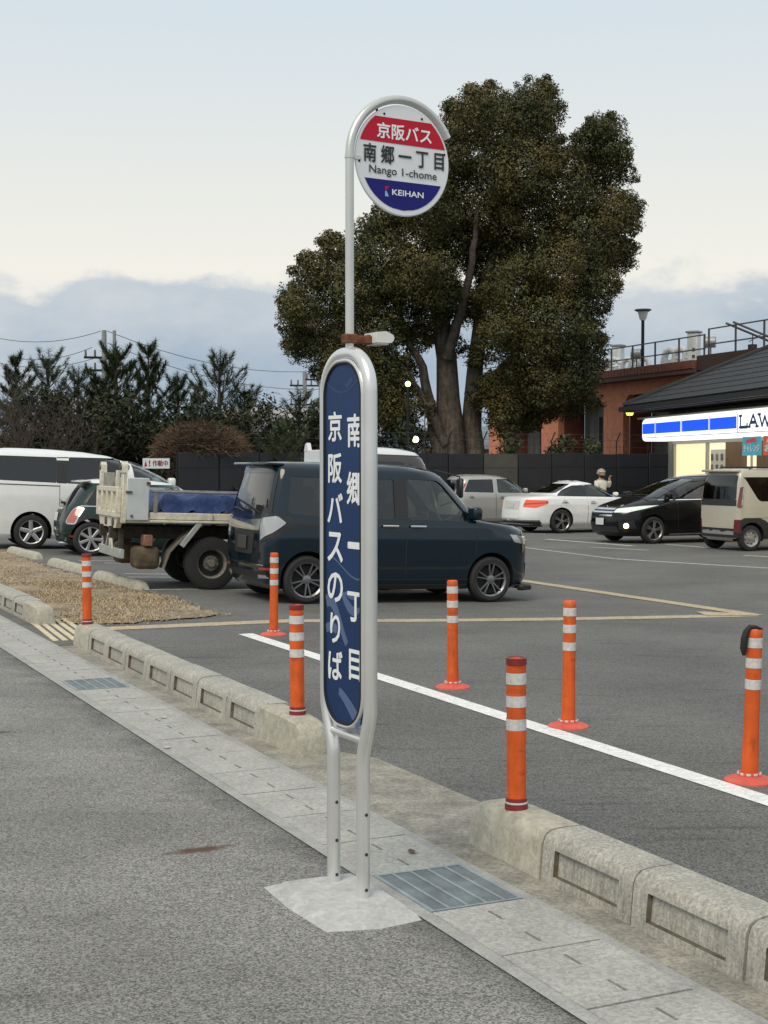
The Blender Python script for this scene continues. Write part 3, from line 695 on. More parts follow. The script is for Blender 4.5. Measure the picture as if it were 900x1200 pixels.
# ------------------------------------------------------------------ vehicles
# A body is a stack of rounded outlines: for each height z the nose xf(z), tail xr(z) and half width w(z).
def smooth_interp(z, P):
    return float(np.interp(z, [p[0] for p in P], [p[1] for p in P]))
class Car:
    def __init__(s, L, Wd, Hh, wb, fo, r, xf, xr, w_, rf=(.35, .3), rr=(.2, .2), bow=(.06, .03), tread=None):
        s.L, s.Wd, s.Hh, s.wb, s.r = L, Wd, Hh, wb, r
        s.xf, s.xr, s.w_, s.rf, s.rr, s.bow = xf, xr, w_, rf, rr, bow
        s.ax = (L / 2 - fo, L / 2 - fo - wb); s.parts = []
        s.tw = .5 * (tread or Wd - .2)
    def sl(s, z, off=0.0):
        xf, xr, w = smooth_interp(z, s.xf) - off, smooth_interp(z, s.xr) + off, smooth_interp(z, s.w_) - off
        l = xf - xr; k = min(1.0, l / 3)
        rfx, rfy, rrx, rry = min(s.rf[0], l * .3), min(s.rf[1], w * .7), min(s.rr[0], l * .3), min(s.rr[1], w * .7)
        return xf, xr, w, rfx, rfy, rrx, rry
    def outline(s, z, off=0.0, cab=None):
        xf, xr, w, rfx, rfy, rrx, rry = s.sl(z, off)
        if cab is not None: xf = min(xf, cab[1]); xr = max(xr, cab[0])
        P = []
        for i in range(5): y = (w - rfy) * i / 5; P.append((xf - s.bow[0] * (y / w) ** 2, y))
        for i in range(8):
            a = math.pi / 2 * i / 7; y = w - rfy + rfy * math.sin(a); P.append((xf - s.bow[0] * (y / w) ** 2 - rfx * (1 - math.cos(a)), y))
        x0, x1 = P[-1][0], xr + rrx + s.bow[1]
        for i in range(1, 22): P.append((x0 + (x1 - x0) * i / 22, w))
        for i in range(8):
            a = math.pi / 2 * (1 - i / 7); y = w - rry + rry * math.sin(a); P.append((xr + s.bow[1] * (y / w) ** 2 + rrx * (1 - math.cos(a)), y))
        for i in range(4, -1, -1): y = (w - rry) * i / 5; P.append((xr + s.bow[1] * (y / w) ** 2, y))
        return P
    def loft(s, zs, off=0.0, cab=None, mi=0):
        b = MB(); b.mi = mi; rings = []
        for z in zs:
            P = s.outline(z, off, cab); Q = P + [(x, -y) for x, y in P[::-1] if y > 1e-6]
            rings.append([b.bm.verts.new((x, y, z)) for x, y in Q])
        n = len(rings[0])
        for A, B in zip(rings, rings[1:]):
            for k in range(n): b.bm.faces.new((A[k], A[(k + 1) % n], B[(k + 1) % n], B[k])).material_index = mi
        b.bm.faces.new(rings[0][::-1]).material_index = mi; b.bm.faces.new(rings[-1]).material_index = mi
        return b
    def yside(s, x, z):
        xf, xr, w, rfx, rfy, rrx, rry = s.sl(z); xs = xf - s.bow[0]; xe = xr + s.bow[1]
        if x > xs - rfx:
            k = min(1, (x - (xs - rfx)) / rfx); return w - rfy + rfy * math.sqrt(max(0, 1 - k * k))
        if x < xe + rrx:
            k = min(1, ((xe + rrx) - x) / rrx); return w - rry + rry * math.sqrt(max(0, 1 - k * k))
        return w
    def perim(s, front, u, z):
        """point at arc length u from the middle of the nose (or tail) along the outline at height z; u < 0 on the -y side"""
        P = s.outline(z); P = P if front else P[::-1]
        a = abs(u); p = P[0]
        for p, q in zip(P, P[1:]):
            d = math.hypot(q[0] - p[0], q[1] - p[1])
            if a <= d or d == 0: break
            a -= d
        k = a / d if d else 0; x = p[0] + (q[0] - p[0]) * k; y = p[1] + (q[1] - p[1]) * k
        return Vector((x, math.copysign(y, u) if u else y, z))
    def P(s, kind, a, z):
        if kind in ('R', 'L'):
            y = s.yside(a, z); return Vector((a, -y if kind == 'R' else y, z))
        return s.perim(kind == 'F', a, z)
    def N(s, kind, a, z):
        e = .012; p = s.P(kind, a + e, z) - s.P(kind, a - e, z); q = s.P(kind, a, z + e) - s.P(kind, a, z - e)
        n = p.cross(q)
        if n.length < 1e-9: return Vector((0, 0, 1))
        n.normalize(); c = s.P(kind, a, z); ref = Vector((c.x * .3, c.y, .25)) if kind in ('R', 'L') else Vector((1 if kind == 'F' else -1, 0, .2))
        return n if n.dot(ref) > 0 else -n
    def patch(s, name, kind, poly, m, parent, off=.004, grid=.09, rad=0.0, skirt=.012):
        """a polygon laid on the body surface: kind R/L = sides (x, z), F/B = front/back (arc, z)"""
        if rad: poly = round_poly(poly, rad)
        bm = bmesh.new(); f = bm.faces.new([bm.verts.new((a, z, 0)) for a, z in poly])
        A = [p[0] for p in poly]; Z = [p[1] for p in poly]
        for lo, hi, ax in ((min(A), max(A), 0), (min(Z), max(Z), 1)):
            n = int((hi - lo) / grid)
            for i in range(1, n + 1):
                co = [0, 0, 0]; co[ax] = lo + (hi - lo) * i / (n + 1); no = [0, 0, 0]; no[ax] = 1
                bmesh.ops.bisect_plane(bm, geom=bm.faces[:] + bm.edges[:] + bm.verts[:], plane_co=co, plane_no=no)
        base = {v: (v.co.x, v.co.y) for v in bm.verts}
        for v, (a, z) in base.items(): v.co = s.P(kind, a, z) + s.N(kind, a, z) * off
        if skirt:
            bd = [e for e in bm.edges if e.is_boundary]
            r_ = bmesh.ops.extrude_edge_only(bm, edges=bd)
            for v in [g for g in r_['geom'] if isinstance(g, bmesh.types.BMVert)]:
                best = min(base, key=lambda u_: (u_.co - v.co).length_squared) if len(base) < 400 else None
                a, z = base[best]; v.co = s.P(kind, a, z) + s.N(kind, a, z) * (off - skirt)
        b = MB(); b.bm.free(); b.bm = bm
        return b.build(name, m, parent, sharp=50)
def round_poly(P, r, n=4):
    out = []; N = len(P)
    for i in range(N):
        a, b_, c = Vector(P[i - 1]), Vector(P[i]), Vector(P[(i + 1) % N])
        d1, d2 = (a - b_), (c - b_); k = min(r, d1.length * .45, d2.length * .45)
        p, q = b_ + d1.normalized() * k, b_ + d2.normalized() * k
        for j in range(n + 1):
            t = j / n; out.append(tuple(p * (1 - t) ** 2 + b_ * 2 * t * (1 - t) + q * t * t))
    return out
def bool_mesh(b, mats, cutters):
    me = b.mesh('body', mats, sharp=30); o = bpy.data.objects.new('body', me); COL.objects.link(o); tmp = [o]
    for c in cutters:
        cm = c.mesh('cutter', mats, sharp=30); co = bpy.data.objects.new('cutter', cm); COL.objects.link(co); tmp.append(co)
        md = o.modifiers.new('b', 'BOOLEAN'); md.operation = 'DIFFERENCE'; md.solver = 'EXACT'; md.object = co; md.material_mode = 'INDEX'
    dg = bpy.context.evaluated_depsgraph_get(); res = bpy.data.meshes.new_from_object(o.evaluated_get(dg))
    for t in tmp: bpy.data.objects.remove(t)
    res.set_sharp_from_angle(angle=R(32)); return res
def wheel_meshes(r, wd, style, rim_r, m_rim):
    key = (r, wd, style, rim_r, m_rim.name)
    if key in WM: return WM[key]
    RX = Matrix.Rotation(R(90), 4, 'X')                       # outer side faces -y
    b = MB(); h = wd / 2
    b.lathe([(rim_r - .012, -h * .8), (rim_r, -h), (rim_r + (r - rim_r) * .55, -h * 1.04), (r - .018, -h * .92), (r, -h * .62), (r, h * .62), (r - .018, h * .92), (rim_r + (r - rim_r) * .55, h * 1.04), (rim_r + .004, h), (rim_r - .012, h * .8)], 40, RX)
    ty = b.mesh('tyre', M_tyre, 30)
    b = MB(); b.mi = 1
    b.lathe([(rim_r - .01, -h * .8), (rim_r - .03, 0), (rim_r - .035, h * .35), (0, h * .30)], 40, RX)    # dark well behind the spokes
    b.mi = 0
    b.lathe([(rim_r - .02, h * .80), (rim_r + .002, h * 1.0), (rim_r + .004, h * .9)], 40, RX)
    b.lathe([(rim_r - .022, h * .45), (rim_r - .02, h * .82)], 40, RX)
    def spoke(a, w0, w1, r0, r1, z0, z1, th=.03):
        bm2 = bmesh.new(); V = []
        for rr_, ww, zz in ((r0, w0, z0), (r1, w1, z1)):
            for sy, dz2 in ((-1, 0), (1, 0), (.6, .012), (-.6, .012)):
                V.append(bm2.verts.new((rr_, sy * ww, zz + dz2)))
        for k in range(4): bm2.faces.new((V[k], V[(k + 1) % 4], V[4 + (k + 1) % 4], V[4 + k]))
        bm2.faces.new(V[:4][::-1]); bm2.faces.new(V[4:])
        b.take(bm2, RX @ Matrix.Rotation(a, 4, 'Z'))
    R1 = rim_r - .012
    if style == 'petal7':
        for k in range(7): spoke(k * 2 * math.pi / 7, .022, .034, .03, R1, h * .85, h * .82)
    elif style == 'five':
        for k in range(5): spoke(k * 2 * math.pi / 5 + .3, .045, .038, .03, R1, h * .8, h * .84)
    elif style == 'ten':
        for k in range(5):
            for d in (-.19, .19): spoke(k * 2 * math.pi / 5 + d + .2, .013, .010, .04, R1, h * .72, h * .84)
    elif style == 'twin5':
        for k in range(5):
            for d in (-.13, .13): spoke(k * 2 * math.pi / 5 + d, .014, .02, .04, R1, h * .78, h * .84)
    elif style == 'steel':
        b.lathe([(R1, h * .75), (R1 * .8, h * .5), (R1 * .62, h * .62), (R1 * .35, h * .55), (R1 * .3, h * .8), (0, h * .82)], 40, RX)
        b.mi = 1
        for k in range(8):
            bm2 = bmesh.new(); bmesh.ops.create_circle(bm2, cap_ends=True, segments=10, radius=.018)
            b.take(bm2, RX @ Matrix.Rotation(k * math.pi / 4, 4, 'Z') @ Matrix.Translation((R1 * .74, 0, h * .60)))
        b.mi = 0
    elif style == 'truck':
        b.lathe([(R1, h * .7), (R1 * .92, h * .2), (R1 * .62, h * .1), (R1 * .55, h * .35), (R1 * .3, h * .4), (R1 * .26, h * .85), (0, h * .88)], 40, RX)
        for k in range(6):
            bm2 = bmesh.new(); bmesh.ops.create_cone(bm2, cap_ends=True, segments=8, radius1=.016, radius2=.014, depth=.05)
            b.take(bm2, RX @ Matrix.Rotation(k * math.pi / 3, 4, 'Z') @ Matrix.Translation((R1 * .45, 0, h * .4)))
    if style != 'truck':
        b.lathe([(.06, h * .70), (.055, h * .88), (.03, h * .95), (0, h * .96)], 20, RX)
    WM[key] = (ty, b.mesh('rim', [m_rim, M_dark], 35)); return WM[key]
WM = {}
def add_wheels(root, car, style, rim_r, m_rim, wd=.18, r=None):
    ty, rm = wheel_meshes(r or car.r, wd, style, rim_r, m_rim)
    for ax in car.ax:
        for sy in (-1, 1):
            wv = link('wheel', ty, root, (ax, sy * car.tw, (r or car.r)), (0, random.uniform(0, 6), 0 if sy < 0 else math.pi))
            link('rim', rm, wv)
def paintmat(name, col, flake=0.0, rough=.28, metal=0.0, n=.03, coat=.6, spec=.5):
    return mat(name, col, rough, metal, n=(6, n), coat=coat, spec=spec)
def build_body(car, root, m_paint, zs, wells, side_win, f_win, b_win, cab, lower=None, body_name='body'):
    """side_win: list of (poly, glass material); f_win / b_win: (arc, z) polygons or None"""
    z0, z1 = zs
    marks = sorted({round(p[0], 4) for P in (car.xf, car.xr, car.w_) for p in P if z0 <= p[0] <= z1} | {z0, z1}); Z = []
    for a, c in zip(marks, marks[1:]):
        n = max(1, int((c - a) / .06)); Z += [a + (c - a) * i / n for i in range(n)]
    Z.append(z1)
    body = car.loft(Z); cut = []
    if cab:
        zc_ = np.linspace(cab[2], cab[3], 12); cut.append(car.loft(list(zc_), .07, (cab[0], cab[1]), 1))
    wl = MB(); wl.mi = 2
    for ax in car.ax:
        for sy in (-1, 1):
            M = Matrix.Translation((ax, sy * (car.tw + .12), car.r + .005)) @ Matrix.Rotation(R(90), 4, 'X')
            wl.lathe([(0, -.27), (wells, -.27), (wells, .27), (0, .27)], 36, M)
    cut.append(wl)
    if side_win:
        sw = MB(); sw.mi = 3
        for poly, g in side_win: sw.prism(round_poly(poly, .035), lambda a, z, d: Vector((a, d, z)), -car.Wd, car.Wd)
        cut.append(sw)
    for win, sx in ((f_win, 1), (b_win, -1)):
        if win:
            fw = MB(); fw.mi = 3; xm = (cab[0] + cab[1]) / 2
            P = round_poly(win, .05)
            fw.prism([(car.perim(sx > 0, a, z).y, z) for a, z in P], lambda a, z, d: Vector((d, a, z)), xm, sx * 4)
            cut.append(fw)
    me = bool_mesh(body, [m_paint, M_cabin, M_dark, M_trimblack], cut)
    bo = link(body_name, me, root)
    for poly, g in side_win:
        for kd in ('R', 'L'): car.patch('window', kd, round_poly(poly, .035), g, root, off=-.008, skirt=0)
    if f_win: car.patch('windscreen', 'F', round_poly(f_win, .05), M_winds, root, off=-.006, skirt=0)
    if b_win: car.patch('rear_window', 'B', round_poly(b_win, .05), M_privacy, root, off=-.006, skirt=0)
    return bo
def seats(root, xs, w=.5, zb=.55, wheel=None):
    for x, zt in xs:
        for y in (-.36, .36):
            b = MB(); b.box((0, 0, 0), (.48, w, .16), bevel=.05); b.box((-.27, 0, .33), (.15, w, .60), Matrix.Rotation(R(-10), 3, 'Y'), bevel=.05); b.box((-.35, 0, .72), (.09, .27, .17), bevel=.03)
            b.build('seat', M_seat, root, (x, y, zb))
    if wheel:
        b = MB(); b.tube([(0, .18 * math.cos(a), .18 * math.sin(a)) for a in np.linspace(0, 6.283, 24)[:-1]], .016, 8, closed=True); b.box((0, 0, 0), (.03, .34, .05)); b.box((0, 0, -.08), (.03, .05, .16)); b.box((.12, 0, -.03), (.25, .07, .07))
        b.build('steering_wheel', M_trimblack, root, wheel, (0, R(-25), 0))
        b = MB(); b.box((0, 0, 0), (.34, 1.25, .16), bevel=.05); b.build('dashboard', M_cabin, root, (wheel[0] + .38, 0, wheel[2] - .06))
def gap(car, root, kind, pts, wd=.010):
    """a dark shut line following the body surface"""
    for (a0, z0), (a1, z1) in zip(pts, pts[1:]):
        d = Vector((a1 - a0, z1 - z0)); q = Vector((-d.y, d.x)).normalized() * wd / 2
        car.patch('shut_line', kind, [(a0 - q.x, z0 - q.y), (a1 - q.x, z1 - q.y), (a1 + q.x, z1 + q.y), (a0 + q.x, z0 + q.y)], M_trimblack, root, off=.0025, grid=.12, skirt=0)
def handle(car, root, x, z, m, L=.2, side='R'):
    p = car.P(side, x, z); sy = -1 if side == 'R' else 1
    b = MB(); b.box((0, 0, 0), (L, .022, .028), bevel=.008, seg=2); b.build('door_handle', m, root, p + Vector((0, sy * .03, 0)))
    car.patch('handle_recess', side, round_poly([(x - L * .4, z - .03), (x + L * .4, z - .03), (x + L * .4, z + .03), (x - L * .4, z + .03)], .03), M_trimblack, root, off=.003, skirt=0)
def mirror(car, root, x, z, m, size=(.12, .2, .15), out=.12):
    for sy in (-1, 1):
        p = car.P('R' if sy < 0 else 'L', x, z)
        b = MB(); b.box((0, sy * out, .04), size, bevel=.045, seg=3); b.box((.01, sy * .05, -.01), (.06, .14, .05), bevel=.015); b.build('side_mirror', m, root, p)
def plate(root, loc, rz=0.0, ry=0.0, m=None):
    b = MB(); b.box((0, 0, 0), (.012, .33, .165), bevel=.004); return b.build('licence_plate', m or M_plate, root, loc, (0, ry, rz))
HEAD = R(21)
def place_by_wheel(root, car, heading, wx, which):
    """stand the car so that its near rear (1) or front (0) wheel touches the ground at point wx"""
    c, s_ = math.cos(heading), math.sin(heading); side = -1 if which[1] == 'R' else 1
    lx, ly = car.ax[which[0]], side * (car.tw + .08)
    x, y = wx[0] - (c * lx - s_ * ly), wx[1] - (s_ * lx + c * ly)
    # lie on the sloping ground: fit the plane through the four wheel contacts
    pts = []
    for ax in car.ax:
        for sy in (-1, 1):
            X, Y = x + c * ax - s_ * sy * car.tw, y + s_ * ax + c * sy * car.tw; pts.append((ax, sy * car.tw, gz(X, Y)))
    A = np.array([(p[0], p[1], 1) for p in pts]); k = np.linalg.lstsq(A, np.array([p[2] for p in pts]), rcond=None)[0]
    ex = Vector((c, s_, k[0])).normalized(); ey0 = Vector((-s_, c, k[1])); ez = ex.cross(ey0).normalized(); ey = ez.cross(ex)
    M = Matrix((ex, ey, ez)).transposed().to_4x4(); root.rotation_euler = M.to_euler(); root.location = (x, y, float(k[2]))

# --- dark blue tall wagon
def blue_wagon():
    c = Car(3.72, 1.67, 1.735, 2.53, .69, .295,
        xf=[(.17, 1.70), (.22, 1.82), (.34, 1.86), (.6, 1.865), (.82, 1.85), (.92, 1.80), (.98, 1.68), (1.02, 1.46), (1.05, 1.24), (1.09, 1.14), (1.35, .90), (1.58, .68), (1.66, .56), (1.715, .36), (1.735, .05)],
        xr=[(.17, -1.78), (.24, -1.88), (.40, -1.92), (.75, -1.915), (.95, -1.90), (1.30, -1.84), (1.60, -1.77), (1.67, -1.76), (1.715, -1.70), (1.735, -1.38)],
        w_=[(.17, .76), (.24, .81), (.5, .832), (.8, .835), (.98, .822), (1.05, .80), (1.56, .705), (1.64, .675), (1.70, .60), (1.725, .50), (1.735, .36)], rf=(.42, .34), rr=(.14, .16), bow=(.10, .05))
    root = empty('parked_car', (0, 0, 0), 0, 'dark blue boxy tall wagon parked side-on behind the bus stop sign', 'car', 'parked cars')
    pm = paintmat('paint_dark_blue', (.0022, .012, .021), rough=.12, n=.02, coat=.5, spec=.35)
    quarter = [(-1.62, 1.10), (-.95, 1.055), (-.95, 1.53), (-1.56, 1.55)]
    rear = [(-.89, 1.055), (-.20, 1.05), (-.20, 1.545), (-.89, 1.53)]
    front = [(-.02, 1.05), (.86, 1.04), (.80, 1.16), (.50, 1.50), (.42, 1.545), (-.02, 1.55)]
    tri = [(.885, 1.05), (1.02, 1.05), (.875, 1.17)]
    build_body(c, root, pm, (.17, 1.735), .345, [(quarter, M_privacy), (rear, M_privacy), (front, M_glass), (tri, M_glass)],
        [(-.66, 1.10), (.66, 1.10), (.57, 1.60), (-.57, 1.60)], [(-.66, 1.07), (.66, 1.07), (.60, 1.58), (-.60, 1.58)], (-1.70, 1.0, .5, 1.665))
    add_wheels(root, c, 'ten', .215, M_alloydark, .175)
    seats(root, [(.12, 0), (-.85, 0)], zb=.62, wheel=(.60, -.36, .98))
    for k in ('R', 'L'):
        gap(c, root, k, [(-.05, .33), (-.05, 1.04)]); gap(c, root, k, [(.93, .62), (.95, 1.02)]); gap(c, root, k, [(-.92, .66), (-.92, 1.05)]); gap(c, root, k, [(-.92, .30), (.84, .30)])
        c.patch('pillar_trim', k, [(-.20, 1.05), (-.02, 1.05), (-.02, 1.55), (-.20, 1.545)], M_trimblack, root, off=.003, skirt=0)
        c.patch('sill_trim', k, [(-.90, .185), (.82, .185), (.80, .235), (-.88, .235)], M_trimblack, root, off=.012)
        c.patch('shoulder_crease', k, [(-1.70, .985), (-.96, .90), (-.5, .84), (-.5, .86), (-.96, .955), (-1.70, 1.03)], M_trimblack, root, off=.003, skirt=0)
        handle(c, root, .10, .965, M_chrome, .22, k); handle(c, root, -.28, .965, M_chrome, .22, k)
    for sg in (-1, 1):
        c.patch('tail_light', 'B', [(sg * .56, .93), (sg * .60, .76), (sg * .82, .86), (sg * .96, .98), (sg * .82, 1.06), (sg * .58, 1.03)], M_lens, root, off=.016, rad=.02, grid=.05)
        c.patch('lamp_surround', 'B', [(sg * .54, .90), (sg * .60, .72), (sg * 1.16, .94), (sg * .98, 1.06), (sg * .55, 1.06)], M_trimblack, root, off=.006, rad=.02, grid=.05)
        c.patch('headlight', 'F', [(sg * .55, .72), (sg * .98, .78), (sg * 1.02, .88), (sg * .60, .84)], M_lens, root, off=.012, rad=.03, grid=.05)
        c.patch('reflector', 'B', [(sg * .58, .40), (sg * .80, .41), (sg * .80, .435), (sg * .58, .43)], M_taillens, root, off=.012)
        c.patch('reversing_lamp', 'B', [(sg * .52, .30), (sg * .76, .31), (sg * .72, .345), (sg * .54, .345)], M_lens, root, off=.012)
        c.patch('rear_pillar_trim', 'B', [(sg * .665, 1.10), (sg * .74, 1.10), (sg * .655, 1.60), (sg * .625, 1.60)], M_trimblack, root, off=.006, skirt=0)  # plain black strips either side of the rear window
    c.patch('tailgate_chrome_bar', 'B', [(-.54, .88), (.54, .88), (.56, 1.02), (.2, 1.0), (-.2, 1.0), (-.56, 1.02)], M_chrome, root, off=.016, rad=.02)
    c.patch('plate_recess', 'B', [(-.34, .58), (.34, .58), (.38, .86), (-.38, .86)], M_trimblack, root, off=.004, rad=.05)
    plate(root, c.P('B', .001, .72) + Vector((-.016, 0, 0)), m=mat('plate_dim', (.05, .05, .045), .6))
    c.patch('rear_bumper_trim', 'B', [(-.74, .30), (.74, .30), (.74, .38), (-.74, .38)], M_trimblack, root, off=.008)
    c.patch('bumper_chrome_strip', 'B', [(-.70, .455), (.80, .455), (.80, .470), (-.70, .470)], M_chrome, root, off=.012)
    c.patch('grille', 'F', [(-.5, .62), (.5, .62), (.54, .80), (-.54, .80)], M_trimblack, root, off=.006); c.patch('lower_grille', 'F', [(-.6, .26), (.6, .26), (.66, .50), (-.66, .50)], M_trimblack, root, off=.006)
    b = MB(); b.box((-.02, 0, 0), (.26, 1.22, .035), bevel=.012); b.build('roof_spoiler', pm, root, (-1.72, 0, 1.69))
    b = MB(); b.box((0, 0, 0), (.10, 1.40, .07), bevel=.02); b.build('front_lip', M_trimblack, root, (1.80, 0, .185))
    for sg in (-1, 1): b = MB(); b.box((0, 0, 0), (.20, .10, .08), bevel=.02); b.build('front_lip', M_trimblack, root, (1.70, sg * .72, .19), (0, 0, -sg * .5))
    b = MB(); b.tube([(-1.90, .05, 1.10), (-1.91, .28, 1.14), (-1.88, .50, 1.13)], .008, 6); b.build('rear_wiper', M_trimblack, root)
    mirror(c, root, .92, 1.10, pm, (.13, .22, .17), .12)
    place_by_wheel(root, c, R(24), at(359, 709, 17.15), (1, 'R')); return root
blue_wagon()

# --- white minivan, far left
def white_minivan():
    c = Car(4.90, 1.86, 1.98, 2.95, .95, .335,
        xf=[(.2, 2.30), (.28, 2.42), (.5, 2.45), (.75, 2.42), (.95, 2.32), (1.08, 2.10), (1.18, 1.82), (1.26, 1.66), (1.45, 1.34), (1.65, .92), (1.80, .48), (1.89, .1), (1.945, -.35), (1.98, -1.0)],
        xr=[(.2, -2.30), (.3, -2.42), (.6, -2.45), (1.1, -2.43), (1.75, -2.30), (1.9, -2.22), (1.95, -2.1), (1.98, -1.95)],
        w_=[(.2, .84), (.28, .90), (.55, .925), (1.05, .93), (1.28, .91), (1.78, .80), (1.87, .75), (1.935, .66), (1.965, .55), (1.98, .40)], rf=(.6, .42), rr=(.2, .2), bow=(.14, .05))
    root = empty('parked_car', (0, 0, 0), 0, 'big white minivan with dark tinted side windows parked at far left', 'car', 'parked cars')
    pm = paintmat('paint_pearl_white', (.78, .79, .78), rough=.3)
    Q = [(-2.15, 1.34), (-.98, 1.31), (-.98, 1.82), (-2.10, 1.82)]; M2 = [(-.78, 1.305), (.36, 1.29), (.30, 1.84), (-.74, 1.83)]
    F1 = [(.58, 1.285), (1.54, 1.28), (1.24, 1.48), (.72, 1.76), (.52, 1.80)]
    build_body(c, root, pm, (.2, 1.98), .40, [(Q, M_privacy), (M2, M_privacy), (F1, M_glass)], [(-.74, 1.32), (.74, 1.32), (.60, 1.85), (-.60, 1.85)], [(-.74, 1.32), (.74, 1.32), (.66, 1.82), (-.66, 1.82)], (-2.28, 1.4, .55, 1.91))
    add_wheels(root, c, 'five', .235, M_alloy, .20)
    seats(root, [(.35, 0), (-.7, 0), (-1.6, 0)], zb=.75, wheel=(.92, -.4, 1.12))
    for k in ('R', 'L'):
        gap(c, root, k, [(-.92, .45), (-.92, 1.82)]); gap(c, root, k, [(.47, .36), (.47, 1.29)]); gap(c, root, k, [(1.35, .75), (1.42, 1.1)]); gap(c, root, k, [(-2.3, 1.265), (-.92, 1.25)], .02)
        c.patch('window_trim', k, [(-.98, 1.31), (-.78, 1.305), (-.74, 1.83), (-.98, 1.82)], M_trimblack, root, off=.003, skirt=0)
        handle(c, root, -.60, 1.05, pm, .24, k); handle(c, root, .60, 1.03, pm, .24, k)
        c.patch('side_moulding', k, [(-1.02, .36), (.95, .34), (.95, .40), (-1.02, .42)], pm, root, off=.02)
    mirror(c, root, 1.34, 1.34, pm, (.14, .24, .2), .15)
    for sg in (-1, 1): c.patch('headlight', 'F', [(sg * .5, .76), (sg * 1.15, .92), (sg * 1.2, 1.03), (sg * .6, .95)], M_lens, root, off=.01, rad=.03); c.patch('tail_light', 'B', [(sg * .75, .95), (sg * 1.0, .95), (sg * .95, 1.6), (sg * .74, 1.6)], M_taillens, root, off=.01)
    place_by_wheel(root, c, HEAD, at(36, 643, 27.8), (1, 'R')); return root
white_minivan()

